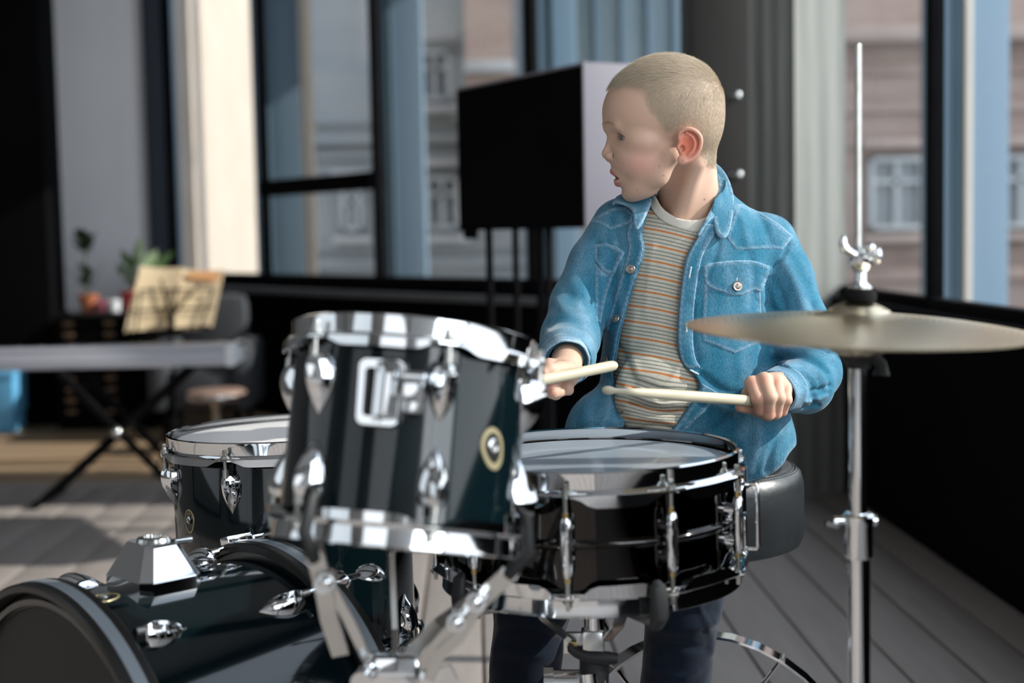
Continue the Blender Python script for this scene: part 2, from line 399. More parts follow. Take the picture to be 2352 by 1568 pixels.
# the added fill lamps above glow where panes would be; black frames around them
for i, (cx, cy, hw, ax) in enumerate(((-3.45, -1.1, .95, 1), (-3.45, 1.6, .95, 1), (-1.2, -2.86, .85, 0), (.5, -2.86, .85, 0))[:3]):
    m = MB()
    for s_ in (-1, 1):
        d = (.05, .06, 2.7) if ax else (.06, .05, 2.7)
        m.box((cx, cy + s_ * (hw + .04), 1.9) if ax else (cx + s_ * (hw + .04), cy, 1.9), d)
        d = (.05, 2 * hw + .1, .06) if ax else (2 * hw + .1, .05, .06)
        m.box((cx, cy, 1.9 + s_ * 1.33), d)
    struct(m.build('window_%d' % (11 + i), 'black_frame', smooth=False))

# pillar: board-marked concrete, octagonal with its edge towards the camera
pc = np.array((1.095, 5.22)); pts = []
for (px_, py_) in ((-.11, -.16), (.035, -.27), (.250, -.13), (.250, .2), (.0, .35), (-.285, .25)): pts.append(pc + np.array((px_, py_)))
pil = MB(); PV = []; nper = 14
ring = []
for i in range(len(pts)):
    a = pts[i]; b = pts[(i + 1) % len(pts)]; n = np.array(((b - a)[1], -(b - a)[0])); n /= np.linalg.norm(n)
    for j in range(nper):
        t = j / nper; q = a + (b - a) * t; gro = -.010 * abs(math.sin(math.pi * 3 * t)) ** .5 * (1 if j else 0); ring.append(q - n * gro * -1)
pil.prism([tuple(p) for p in ring], -.02, TOP)
pil = struct(pil.build('pillar', 'concrete', angle=25))
post = None
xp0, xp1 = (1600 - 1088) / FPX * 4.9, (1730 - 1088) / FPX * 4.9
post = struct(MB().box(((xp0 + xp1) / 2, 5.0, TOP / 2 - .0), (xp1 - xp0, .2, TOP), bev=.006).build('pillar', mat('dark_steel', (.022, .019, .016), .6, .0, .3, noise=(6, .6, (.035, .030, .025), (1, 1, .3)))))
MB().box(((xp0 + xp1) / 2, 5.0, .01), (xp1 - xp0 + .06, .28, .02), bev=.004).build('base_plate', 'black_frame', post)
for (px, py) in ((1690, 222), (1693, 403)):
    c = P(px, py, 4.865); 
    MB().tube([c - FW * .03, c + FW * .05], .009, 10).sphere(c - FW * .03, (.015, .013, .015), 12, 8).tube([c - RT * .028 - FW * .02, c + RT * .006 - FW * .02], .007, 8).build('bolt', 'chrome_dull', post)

# ---------------------------------------------------------------- outside
def facade(name, label, x0, x1, y, z1, m, wins, bands=(), wt=.5):
    pale = 'brick_band' if m == 'brick' else 'stone_pale'
    r = thing(name, label, 'building', ((x0 + x1) / 2, y, 0), world=True)
    MB().box(((x0 + x1) / 2, y + wt / 2, z1 / 2 - 2), (x1 - x0, wt, z1 + 4)).build('wall', m, r, smooth=False)
    for (cx, cz, w, h) in wins:
        f = MB()
        for s_ in (-1, 1):
            f.box((cx + s_ * w / 2, y - .05, cz), (.05, .12, h + .05), bev=.01); f.box((cx, y - .05, cz + s_ * h / 2), (w + .05, .12, .05), bev=.01)
        f.box((cx, y - .05, cz), (.045, .10, h)); f.box((cx, y - .05, cz + h * .18), (w, .10, .04))
        fo = f.build('window', 'winframe', r)
        pn = MB().box((cx, y - .02, cz), (w, .03, h)).build('pane', 'winpane', None, smooth=False); pn.parent = fo;
        MB().box((cx, y - .12, cz - h / 2 - .1), (w + .2, .2, .07), bev=.02).build('window_sill', pale, r)
        MB().box((cx, y - .10, cz + h / 2 + .14), (w + .2, .12, .08), bev=.02).build('lintel', pale, r)
    for (zb, hb, db) in bands:
        MB().box(((x0 + x1) / 2, y - db / 2, zb), (x1 - x0, db, hb), bev=.02).build('cornice', pale if hb > .11 else m, r)
    return r
Yb = 13.0
def fx(px, Y=Yb): return (px - 1088) / FPX * Y
def fz(py, Y=Yb, px=1176): return EYE + (540 - .0195 * (px - 1176) - py) / FPX * Y
facade('brick_house', 'pinkish brick house outside, seen through the window right of the pillar', fx(1700), fx(2900), Yb, 9, 'brick',
       [(fx(2062), fz(445, px=2060), .46, .62), (fx(2350), fz(440, px=2350), .46, .62), (fx(2062), fz(-330), .5, .8)],
       [(fz(265), .10, .06), (fz(105), .14, .25), (fz(600), .07, .06), (fz(650), .10, .08), (fz(345), .08, .05), (fz(180), .09, .05)])
facade('stone_house', 'grey stone house outside, seen through the windows left of the black display', fx(500), fx(1640), Yb + .3, 9, 'stone',
       [(fx(1022), fz(465, px=1022), .28, .46), (fx(812), fz(480, px=825), .16, .36), (fx(1010), fz(170), .26, .42)],
       [(fz(315), .07, .12), (fz(345), .09, .05), (fz(560), .07, .05), (fz(270), .06, .05), (fz(600), .09, .06), (fz(640), .05, .05)])
# brick-pink strip of the next house
MBx = thing('pink_gable', 'narrow pink brick gable outside, upper right of the grey stone house', 'building', (fx(1140), Yb - .1, 0), world=True)
MB().box((fx(1135), Yb - .12, 3.9), (.42, .5, 5.3)).build('wall', 'brick', MBx, smooth=False)
MB().box((fx(1135), Yb - .40, fz(170)), (.44, .1, .1), bev=.01).build('cornice', 'stone_pale', MBx)
# upright blue-grey bands modelled as boxes close outside the glass
def upright_band(px0, px1, Y, label, grooves, pale=None):
    r = thing('blue_upright', label, 'column', ((fx(px0, Y) + fx(px1, Y)) / 2, Y, 0), 'blue-grey upright bands outside the windows', world=True)
    xa, xb = fx(px0, Y), fx(px1, Y); w = xb - xa
    MB().box(((xa + xb) / 2, Y + .15, 2), (w, .3, 7), bev=.02).build('shaft', 'bluecol', r)
    for g in grooves:
        MB().box((xa + w * g, Y - .01, 2), (w * .07, .06, 7), bev=.01).build('groove', 'bluedark', r)
    if pale is not None: MB().box((xa + w * pale, Y - .03, 2), (w * .10, .08, 7), bev=.01).build('pale_strip', 'cream_strip', r)
    return r
upright_band(598, 712, 9.4, 'blue-grey upright band outside the first pane left of the sash bar, beside the cream pipe', [.18, .30])
upright_band(866, 985, 8.8, 'blue-grey upright band outside the wide pane left of the black display', [.16, .30, .4])
upright_band(1212, 1335, 8.2, 'blue-grey upright band outside, above and behind the black display', [.3, .55])
upright_band(2166, 2332, 7.2, 'wide blue-grey upright band outside the rightmost window', [.22, .30], .36)
r = thing('steel_sheet', 'teal-grey steel sheeting outside between display and pillar', 'panel', (fx(1450, 9.7), 9.7, 0), world=True)
MB().box((fx(1460, 9.7), 9.72, 3.6), (fx(1600, 9.7) - fx(1335, 9.7), .08, 5), bev=.01).build('sheet', mat('teal_sheet', (.17, .24, .27), .6, noise=(.9, .8, (.26, .32, .34))), r)
for q in (1380, 1440, 1500, 1560): MB().box((fx(q, 9.7), 9.66, 3.6), (.03, .05, 5)).build('rib', 'bluecol', r)
r = thing('drain_pipe', 'cream drain pipe outside the sash window left of centre', 'pipe', (fx(722, 9), 9, 0), world=True)
MB().tube([(fx(722, 9), 9, -1), (fx(722, 9), 9, 6)], .042, 16).build('pipe', 'cream_strip', r)
for z in (.3, 1.6, 3.0): MB().tube([(fx(722, 9), 9, z), (fx(722, 9), 9, z + .05)], .05, 16).build('collar', 'cream_strip', r)
# sunlit cream wall outside the left bay
a = np.array((fx(425, 12.2), 12.2)); b = np.array((fx(612, 10.9), 10.9)); 
r = thing('cream_wall', 'bright sunlit cream rendered wall outside the leftmost window', 'building', (a[0], a[1], 0), world=True)
d = b - a; a_ = a; 
# the face runs nearly along the view so that its right-hand side takes the sun
seg_wall('wall', (fx(446, 9.9), 9.9), (fx(614, 12.3), 12.3), -3, 8, .1, 'cream', parent=r)
seg_wall('plinth', (fx(450, 9.95), 9.95), (fx(608, 12.25), 12.25), -1.0, .1, .2, 'cream_strip', parent=r)
r = thing('blue_door_jamb', 'blue-grey steel jamb outside beside the bright cream wall', 'panel', (fx(410, 11), 11, 0), world=True)
MB().box((fx(421, 11), 11, 2), (.19, .12, 7), bev=.02).build('jamb', 'bluecol', r)
MB().box((fx(410, 11), 10.93, 2), (.03, .04, 7)).build('groove', 'bluedark', r)
struct(MB().box((2, 25, -2.2), (60, 44, .2)).build('ground_outside', 'stone', smooth=False))

# ---------------------------------------------------------------- black display on legs
A = np.array(((1060 - 1088) / FPX * 4.65, 4.65)); B = np.array(((1345 - 1088) / FPX * 4.0, 4.0))
dv = B - A; L = np.linalg.norm(dv); dv /= L; nv = np.array((-dv[1], dv[0])); 
if nv[1] < 0: nv = -nv
R = np.array([[dv[0], nv[0], 0], [dv[1], nv[1], 0], [0, 0, 1]]); dep = .24
c = (A + B) / 2 + nv * dep / 2; z0, z1 = .968, 1.418
r = thing('display_box', 'black box-shaped display on four thin legs before the windows, pale right side', 'display', (c[0], c[1], 0), world=True)
MB().box((c[0], c[1], (z0 + z1) / 2), (L, dep, z1 - z0), R, bev=.004).build('body', 'matt_black', r)
q = B + nv * dep / 2 + dv * .004
MB().box((q[0], q[1], (z0 + z1) / 2 + .004), (.008, dep * .98, z1 - z0 + .01), R, bev=.002).build('side_panel', 'lavender', r)['label'] = 'pale lavender side panel'
MB().box((c[0] + 0, c[1], z1 + .004), (L, dep, .008), R, bev=.002).build('top_edge', 'lavender', r)
MB().box((A[0] + nv[0] * .01 + dv[0] * .06, A[1] + dv[1] * .06, z0 - .012), (.05, .03, .03), R, bev=.005).build('foot_clip', 'matt_black', r)
for px, dd in ((1122, .03), (1158, .2), (1240, .03), (1258, .2)):
    # leg where that pixel column crosses the box footprint line
    best = min((abs((w2px(np.array([*(A + dv * t + nv * dd), z0])))[0] - px), t) for t in np.linspace(.02, L - .02, 80))
    q = A + dv * best[1] + nv * dd
    MB().tube([(q[0], q[1], .004), (q[0], q[1], z0)], .0115, 12).build('leg', 'black_frame', r)
    
# ---------------------------------------------------------------- far left: cabinet, plants, keyboard, music stand
yc = 7.25; xa = k130 * yc + .0; xa = (128 - 1088) / FPX * yc; xb = (345 - 1088) / FPX * yc
zt = .60
cab = thing('drawer_cabinet', 'black low drawer cabinet with brass label holders under the plants', 'cabinet', ((xa + xb) / 2, yc + .3, 0), world=True)
MB().box(((xa + xb) / 2, yc + .3, (zt - .02) / 2), (xb - xa, .55, zt - .02), bev=.004).build('body', 'matt_black', cab)
MB().box(((xa + xb) / 2, yc + .29, zt - .01), (xb - xa + .02, .60, .022), bev=.004).build('top', 'gloss_black', cab)
for cxp in (163, 255):
    for i in range(9):
        z = zt - .055 - i * .056; hw = (xb - xa) / 4
        cx = fx(cxp, yc)
        d_ = MB().box(((xa + hw if cxp < 200 else xb - hw), yc + .018, z), (2 * hw - .012, .02, .048), bev=.003).build('drawer', 'matt_black', cab)
        h_ = MB().box((cx, yc + .004, z), (.055, .008, .018), bev=.002).build('label_holder', 'label', d_);
def leafmesh(m, base, tip, w, up=(0, 0, 1), bend=.15):
    base = np.array(base, float); tip = np.array(tip, float); d = tip - base; L = np.linalg.norm(d); d /= L
    s = np.cross(d, np.array(up, float)); s = s / (np.linalg.norm(s) + 1e-9) if np.linalg.norm(s) > .05 else np.array([1., 0, 0]); n = np.cross(s, d)
    V = []; F = []; K = 6
    for i in range(K + 1):
        t = i / K; ww = w * math.sin(math.pi * min(1, t ** .8 * .96 + .03)); c = base + d * L * t - np.array((0, 0, 1)) * bend * L * t * t
        V += [c - s * ww / 2 + n * ww * .12, c, c + s * ww / 2 + n * ww * .12]
    for i in range(K):
        F += [(i * 3, i * 3 + 1, i * 3 + 4, i * 3 + 3), (i * 3 + 1, i * 3 + 2, i * 3 + 5, i * 3 + 4)]
    return m.add(V, F)
def pot(name, label, c, r, h, m, group=None):
    t = thing(name, label, 'plant', tuple(c), world=True)
    MB().lathe([(0, 0), (r * .72, 0), (r * .95, h * .8), (r * 1.08, h * .8), (r * 1.1, h), (r * .98, h), (r * .92, h * .86), (0, h * .86)], 24, M4=Matrix.Translation(Vector(c))).build('pot', m, t)
    MB().lathe([(0, h * .87), (r * .92, h * .87), (0, h * .875)], 20, M4=Matrix.Translation(Vector(c))).build('soil', 'soil', t)
    return t
yp = yc + .12
t = pot('potted_plant', 'small dark-leaved plant in a terracotta pot on the black cabinet', (fx(212, yp), yp, zt + .001), .048, .088, 'terracotta')
c = np.array((fx(208, yp), yp, zt + .08))
MB().tube([c, c + (0, 0, .12), c + (.005, 0, .25)], .004, 8).build('stem', 'stem', t)
for k in range(16):
    a = k * 2.4; z = .04 + (.10 * (k / 8) if k < 8 else .17 + .09 * (k - 8) / 8); L = .045 + (.055 if k > 8 else .025); sp = .8 if k > 8 else .8
    leafmesh(MB(), c + (0, 0, z), c + (math.cos(a) * L * sp, math.sin(a) * L * sp, z + L * .7), .075 if k > 7 else .055, bend=.1).build('leaf', 'leaf_dark', t)
MB().tube([c, c + (-.05, 0, .10), c + (-.10, 0, .15)], .002, 6).tube([c, c + (.05, 0, .10), c + (.09, 0, .17)], .002, 6).build('twig', 'stem', t)
t = pot('leafy_plant', 'green leafy plant in a red pot on the cabinet behind the music stand', (fx(303, yp), yp + .05, zt + .001), .05, .10, 'redpot')
c = np.array((fx(312, yp), yp + .05, zt + .09))
for (px, py, w, m_) in ((322, 540, .05, 'leaf_pale'), (300, 590, .05, 'leaf'), (268, 605, .055, 'leaf'), (278, 570, .05, 'leaf'), (345, 575, .05, 'leaf_pale'), (362, 570, .055, 'leaf_pale'), (385, 590, .05, 'leaf'), (398, 575, .045, 'leaf'), (335, 600, .05, 'leaf'), (285, 640, .045, 'leaf'), (300, 650, .05, 'leaf'), (350, 610, .05, 'leaf'), (320, 620, .05, 'leaf'), (290, 615, .05, 'leaf'), (310, 565, .045, 'leaf'), (375, 605, .05, 'leaf')):
    tip = P(px, py, yp); mid = (c + tip) / 2 + np.array((0, RNG.uniform(-.04, .04), .02))
    MB().tube([c, mid], .0025, 6).build('stem', 'stem', t)
    leafmesh(MB(), mid, tip, w, up=(.3, 1, .3), bend=.05).build('leaf', m_, t)
tag(MB().lathe([(0, 0), (.03, 0), (.034, .055), (.03, .058), (.027, .01), (0, .008)], 20, M4=Matrix.Translation(Vector((fx(272, yp), yp - .03, zt + .001)))).build('cup', 'white'), 'white cup on the black cabinet beside the red pot', 'cup')
tag(MB().box((fx(246, yp), yp - .02, zt + .03), (.05, .08, .055), bev=.006).build('pink_box', 'pinkcloth'), 'small pink box on the cabinet between terracotta pot and white cup', 'box')
# keyboard on X stand
D = 5.1
kx0 = P(-260, 838, D); kx1 = P(534, 812, D + .05)
ax = kx1 - kx0; Lk = np.linalg.norm(ax[:2]); a2 = np.array((ax[0], ax[1], 0)) / np.linalg.norm(ax[:2]); n2 = np.array((-a2[1], a2[0], 0))
zk = .5 * (kx0[2] + kx1[2]) - .035
zk = kx1[2] - .045
R = np.array([[a2[0], n2[0], 0], [a2[1], n2[1], 0], [0, 0, 1]])
ck = (kx0 + kx1) / 2; ck[2] = 0
kb = thing('keyboard', 'long pale grey electric keyboard on a black X stand at the left', 'keyboard', (ck[0], ck[1], zk), world=True)
cc = ck + n2 * .14
MB().box((cc[0], cc[1], zk + .030), (Lk, .28, .06), R, bev=.012).build('case', 'keyb', kb)
q = cc + a2 * (Lk / 2 - .012); MB().box((q[0], q[1], zk + .038), (.035, .29, .082), R, bev=.012).build('end_cheek', 'white', kb)
q = cc - n2 * .09; MB().box((q[0], q[1], zk + .070), (Lk * .97, .09, .02), R, bev=.006).build('control_panel', 'keyb', kb)
for i in range(44):
    q = cc + n2 * .05 + a2 * (-Lk / 2 + .06 + i * .0272); MB().box((q[0], q[1], zk + .064), (.0255, .14, .012), R).build('key', 'white', kb, smooth=False)
m = MB()
for i in range(44):
    if i % 7 in (0, 1, 3, 4, 5):
        q = cc + n2 * .015 + a2 * (-Lk / 2 + .0735 + i * .0272); m.box((q[0], q[1], zk + .072), (.013, .08, .014), R)
tag(m.build('black_keys', 'gloss_black', kb, smooth=False), kind='stuff')
xs = thing('keyboard_stand', 'black folding X stand under the pale keyboard', 'stand', (fx(272, D), D, 0), world=True)
pv = P(272, 990, D + .06); zb = zk
for s_ in (1, -1):
    foot = np.array((FL(150, 1118)[0] + .02, D + .06, .012)) if s_ > 0 else np.array((fx(395, D), D + .12, .012))
    dirv = pv - foot; top = pv + dirv * ((zb - .012 - pv[2]) / dirv[2])
    for yo in (0, .22):
        of = np.array((0, yo, 0)); MB().bar([foot + of, top + of], .022, .030, (0, 1, 0)).build('leg', 'black_frame', xs)
    MB().tube([foot + (0, -.05, 0), foot + (0, .30, 0)], .014, 10).build('foot_bar', 'black_frame', xs)
    MB().tube([top + (0, -.03, 0), top + (0, .28, 0)], .012, 10).build('top_bar', 'black_frame', xs)
MB().tube([pv - (0, .025, 0), pv + (0, .25, 0)], .018, 14).sphere(pv - (0, .03, 0), .022, 12, 8).build('pivot_bolt', 'chrome_dull', xs)
# music stand
D = 5.98
def Q(px, py, d=0): return P(px, py, D + d)
c4 = [Q(322, 610), Q(516, 616, .06), Q(488, 752, -.08), Q(284, 768, -.14)]
ms = thing('music_stand', 'black wire music stand behind the keyboard', 'stand', (c4[0][0] + .12, D, 0), world=True)
def ip(u, v, off=0):
    p = c4[0] * (1 - u) * (1 - v) + c4[1] * u * (1 - v) + c4[2] * u * v + c4[3] * (1 - u) * v
    n = np.cross(c4[1] - c4[0], c4[3] - c4[0]); n /= np.linalg.norm(n)
    if n[1] > 0: n = -n
    return p + n * off
w = MB(); rr = .0042
for (a, b) in (((.08, .38), (.92, .38)), ((.02, .68), (.96, .68)), ((.5, .30), (.5, 1.0)), ((.08, .38), (.14, .98)), ((.92, .38), (.86, .98)), ((.5, .8), (.28, .22)), ((.5, .8), (.74, .3))):
    w.tube([ip(*a, .012), ip(*b, .012)], rr, 8)
w.build('desk_wires', 'black_frame', ms)
MB().tube([ip(.04, 1.0, .012), ip(.96, 1.0, .012)], .005, 8).tube([ip(.04, 1.0, .012), ip(.04, 1.0, -.03)], .004, 8).tube([ip(.96, 1.0, .012), ip(.96, 1.0, -.03)], .004, 8).build('ledge', 'black_frame', ms)
pb = ip(.52, .9, .02); MB().tube([ip(.5, .55, .018), pb, (pb[0], pb[1], .35)], .0075, 10).build('pole', 'black_frame', ms)
MB().tube([(pb[0], pb[1], .36), (pb[0], pb[1], .10)], .011, 10).build('pole_sleeve', 'black_frame', ms); MB().tube([pb + (0, 0, -.02), pb + (0, 0, .03)], .014, 10).build('desk_joint', 'black_frame', ms)
for a in (0.3, 2.4, 4.5):
    MB().tube([(pb[0], pb[1], .22), (pb[0] + math.cos(a) * .22, pb[1] + math.sin(a) * .22, .008)], .006, 8).build('leg', 'black_frame', ms)
def sheet(name, u0, u1, v0, v1, off, label, mm='paper', curl=.012):
    V = []; F = []; n = 10
    for s_ in (0, .0016):
        for i in range(n + 1):
            for j in range(n + 1):
                u = u0 + (u1 - u0) * i / n; v = v0 + (v1 - v0) * j / n
                V.append(ip(u, v, off - s_ - curl * math.sin(math.pi * i / n)))
    K = (n + 1) ** 2
    for i in range(n):
        for j in range(n):
            a = i * (n + 1) + j; F += [(a, a + 1, a + n + 2, a + n + 1), (K + a, K + a + n + 1, K + a + n + 2, K + a + 1)]
    for i in range(n):
        for (a, b) in ((i, i + 1), ((n + 1) * n + i, (n + 1) * n + i + 1), (i * (n + 1), (i + 1) * (n + 1)), (i * (n + 1) + n, (i + 1) * (n + 1) + n)): F.append((a, b, K + b, K + a))
    o = MB().add(V, F).build(name, mm)
    return tag(o, label, 'sheet music')
sheet('music_book', 0, .5, 0, .97, -.002, 'left half of the open cream music score on the wire stand')
s2 = sheet('music_book', .5, 1.0, .02, .98, -.004, 'right half of the open cream music score, orange print at its top')
V = []
for (u0, u1, v0, v1) in ((.60, .92, .07, .20), (.56, .70, .10, .16), (.78, .96, .12, .22)):
    m = MB(); m.add([ip(u0, v0, .004), ip(u1, v0, .004), ip(u1, v1, .004), ip(u0, v1, .004)], [(0, 1, 2, 3)])
    m.build('printed_block', 'paper_print', s2, smooth=False)
# stool, armchair, blue box
cs = P(496, 895, 6.42)
st = thing('round_stool', 'round stool with a worn brown seat behind the keyboard', 'stool', (cs[0], cs[1], 0), world=True)
T = Matrix.Translation(Vector((cs[0], cs[1], cs[2])))
MB().lathe([(0, .0), (.12, 0), (.132, -.008), (.135, -.022), (.12, -.045), (0, -.045)], 32, M4=T).build('seat', 'stoolseat', st)
MB().lathe([(.1365, -.016), (.139, -.024), (.137, -.034), (.130, -.03)], 32, closed=True, M4=T).build('seat_rim', 'chrome_dull', st)
MB().tube([(cs[0], cs[1], cs[2] - .045), (cs[0], cs[1], cs[2] - .09), (cs[0], cs[1], .06)], [.03, .018, .02], 14).build('column', 'steel', st)
for k in range(4):
    a = k * math.pi / 2 + .4; MB().tube([(cs[0], cs[1], .09), (cs[0] + math.cos(a) * .18, cs[1] + math.sin(a) * .18, .015)], .012, 8).build('leg', 'steel', st)
ca = P(465, 830, 7.05)
ar = thing('armchair', 'grey cloth armchair behind the music stand', 'chair', (ca[0], ca[1], 0), world=True)
MB().box((ca[0] + .02, ca[1] + .28, .42), (.34, .14, .52), bev=.06).build('backrest', 'greycloth', ar)
MB().box((ca[0] + .02, ca[1], .24), (.30, .44, .20), bev=.05).build('seat', 'greycloth', ar)
for s_ in (-1, 1): MB().box((ca[0] + .02 + s_ * .2, ca[1] + .02, .30), (.1, .5, .34), bev=.045).build('armrest', 'greycloth', ar)
for s_ in (-1, 1):
    for q_ in (-1, 1): MB().tube([(ca[0] + .02 + s_ * .18, ca[1] + q_ * .18, .003), (ca[0] + .02 + s_ * .17, ca[1] + q_ * .17, .15)], [.012, .018], 8).build('leg', 'black_frame', ar)
bb = P(0, 925, 7.15)
o = thing('blue_crate', 'light blue crate on the floor at the left edge behind the keyboard', 'crate', (bb[0], bb[1], 0), world=True)
bx1 = P(30, 925, 7.15)[0]; bz = P(20, 862, 7.15)[2]
MB().box((bx1 - .2, bb[1] + .12, bz / 2 + .05), (.40, .22, bz - .1 - .0), bev=.008).build('body', 'bluebox', o)
MB().box((bx1 - .2, bb[1] + .12, bz + .0), (.41, .23, .03), bev=.008).build('lid', 'bluebox', o)
MB().box((bx1 - .2, bb[1] + .12, .055), (.38, .21, .10), bev=.008).build('plinth', 'bluebox', o)
# ================================================================== drums
def lug_mesh(L, Wd, H, ridge=.42, flare=.75):
    """teardrop lug: wide at t=0 (rod end), pointed at t=1; x across, y outward, z along (z from 0 to -L)"""
    V = []; F = []; K = 18; A = 14
    for i in range(K + 1):
        t = i / K
        w = Wd / 2 * (flare + (1 - flare) * math.sin(min(t / .28, 1) * math.pi / 2)) * max(0.02, (1 - max(0, (t - .28) / .72) ** 2.1))
        h = H * (.82 + .18 * math.sin(min(t / .22, 1) * math.pi / 2)) * max(.05, (1 - max(0, (t - .22) / .78) ** 1.9))
        if i == 0: w *= .96; h *= .96
        for j in range(A + 1):
            s = -1 + 2 * j / A
            V.append((w * s, h * (max(0, 1 - abs(s) ** 2.1) ** .62 * (1 - ridge) + ridge * (1 - abs(s))), -L * t))
    for i in range(K):
        for j in range(A): a = i * (A + 1) + j; F.append((a, a + 1, a + A + 2, a + A + 1))
    F.append(tuple(range(A, -1, -1)))
    V.append((0, 0, -L)); 
    m = MB().add(V, F)
    # base rim
    rim = []
    for i in range(K + 1): rim.append(V[i * (A + 1) + A])
    for i in range(K, -1, -1): rim.append(V[i * (A + 1)])
    return m
def at_shell(R, ang, z, flip=False):   # matrix: local x tangent, y outward, z up (or down if flip)
    o = np.array((math.cos(ang), math.sin(ang), 0)); zz = np.array((0, 0, -1. if flip else 1.)); x = np.cross(o, zz)
    m = Matrix.Identity(4)
    for i in range(3): m[i][0] = x[i]; m[i][1] = o[i]; m[i][2] = zz[i]; m[i][3] = (o * R + np.array((0, 0, z)))[i]
    return m
def hoop(R, z, up, angs, depth=.022, flare=.012, rise=.010):
    """triple-flange hoop; up=+1 for the top hoop. z = height of the head plane."""
    prof = [(R + .0035, -.012), (R + .0035, rise - .003), (R + .0015, rise), (R + .004, rise + .0015), (R + .0068, rise), (R + .0062, rise - .004),
            (R + .0055, -.007), (R + .0075, -.0085), (R + flare, -.0095), (R + flare + .002, -.0115), (R + flare + .0022, -depth), (R + flare + .0005, -depth), (R + flare + .0003, -.0125), (R + flare - .002, -.0112), (R + .0065, -.0105), (R + .0052, -.0125)]
    def mod(w, i, r, zz):
        d = min(abs((w - a + math.pi) % (2 * math.pi) - math.pi) for a in angs)
        k = math.exp(-(d * R / .022) ** 4)
        if i in (10, 11): zz = -.0135 - (depth - .0135) * (1 - k); 
        if i in (8, 9, 10, 11, 12): r += .0035 * k
        return r, zz
    m = MB().lathe([(r, zz) for r, zz in prof], 144, mod=mod, closed=True)
    m.v = [(x, y, z + up * zz) for x, y, zz in m.v]
    return m
def rod(R, ang, z0, z1, up):
    """square-head tension rod with washer: head above z1 side"""
    c = np.array((math.cos(ang) * R, math.sin(ang) * R, 0)); Z = np.array((0, 0, 1.))
    m = MB().tube([c + Z * z0, c + Z * z1], .0026, 10).tube([c + Z * (z1 - .0002 * up), c + Z * (z1 + .0016 * up)], .0068, 14)
    m.tube([c + Z * (z1 + .0016 * up), c + Z * (z1 + .0040 * up)], .0052, 12).box(c + Z * (z1 + .0078 * up), (.0052, .0052, .0085), rotz(ang), bev=.0008)
    return m
def head_mesh(R, z, up, dome=.0012):
    m = MB().lathe([(0, z), (R * .5, z), (R * .96, z), (R - .0005, z - .0035 * up), (R + .0025, z - .009 * up), (R + .003, z - .011 * up), (R + .0005, z - .011 * up), (R - .003, z - .006 * up), (R * .9, z - .0006 * up), (0, z - .0006 * up)], 96)
    return m
def badge(R, ang, z, s, parent, text=True, rot=0):
    M4 = at_shell(R, ang, z); 
    r2 = Matrix.Rotation(rot, 4, 'Y'); M4 = M4 @ r2
    def wrap(p):   # bend on the shell
        x, y, h = p; x = -x; return np.array((R * math.sin(x / R) if R else x, (h + R * math.cos(x / R) - R), y))
    out = []
    for k in range(48):
        w = 2 * math.pi * k / 48; c, sn = math.cos(w), math.sin(w)
        rr = 1.0 if sn > -.1 else 1.0 + .30 * ((-sn - .1) / .9) ** 2.2
        out.append((c * rr * .86 * (1 - .10 * max(0, -sn)), sn * rr))
    kk = .86 if text else .70; m = MB(); inn = [(a * kk, b * kk) for a, b in out]
    V = [wrap((a * s, b * s, .0004)) for a, b in out] + [wrap((a * s * .97, b * s * .97, .0012)) for a, b in out] + [wrap((a * s, b * s, .0012)) for a, b in inn] + [wrap((a * s, b * s, .0003)) for a, b in inn]
    F = []
    for q in range(3):
        for k in range(48): F.append((q * 48 + k, q * 48 + (k + 1) % 48, (q + 1) * 48 + (k + 1) % 48, (q + 1) * 48 + k))
    b = m.add(V, F).xf(M4).build('badge_rim', MT['badge_gold'], parent)
    V = [wrap((0, 0, .0004))] + [wrap((a * s, b_ * s, .0004)) for a, b_ in inn]
    MB().add(V, [(0, k + 1, (k + 1) % 48 + 1) for k in range(48)]).xf(M4).build('badge_face', MT['badge_black'], b)
    g = MB()
    g.lathe([(s * .30, 0), (s * .34, .0016), (s * .24, .0030), (s * .15, .0024), (s * .12, .0), (0, -.0002)], 24)
    g.v = [(x, zz + .0004, y * 1.15) for x, y, zz in g.v]
    g.xf(M4).build('vent_grommet', 'chrome_dull', b)
    if text:
        word = 'STAGESTAR'; lm = MB()
        for i, ch in enumerate(word):
            a = math.radians(158 - i * 17)
            cu = bpy.data.curves.new('t', 'FONT'); cu.body = ch; cu.size = s * .36; cu.align_x = 'CENTER'; cu.extrude = .0002
            to = bpy.data.objects.new('t', cu); me = to.to_mesh()
            vs = []
            ca, sa = math.cos(a - math.pi / 2), math.sin(a - math.pi / 2)
            for v in me.vertices:
                x, y = v.co.x, v.co.y + s * .50
                X, Y = x * ca - y * sa, x * sa + y * ca
                vs.append(wrap((X * .9, Y, .0007 + v.co.z)))
            lm.add(vs, [tuple(p.vertices) for p in me.polygons]); to.to_mesh_clear()
            bpy.data.objects.remove(to)
        lm.xf(M4).build('lettering', MT['badge_gold'], b, smooth=False)
    return b
MT['badge_gold'] = mat('badge_gold', (.50, .44, .26), .35, .7, .5, noise=(40, .4, (.42, .36, .22)))
MT['badge_black'] = mat('badge_black', (.008, .008, .008), .3, 0, .5)
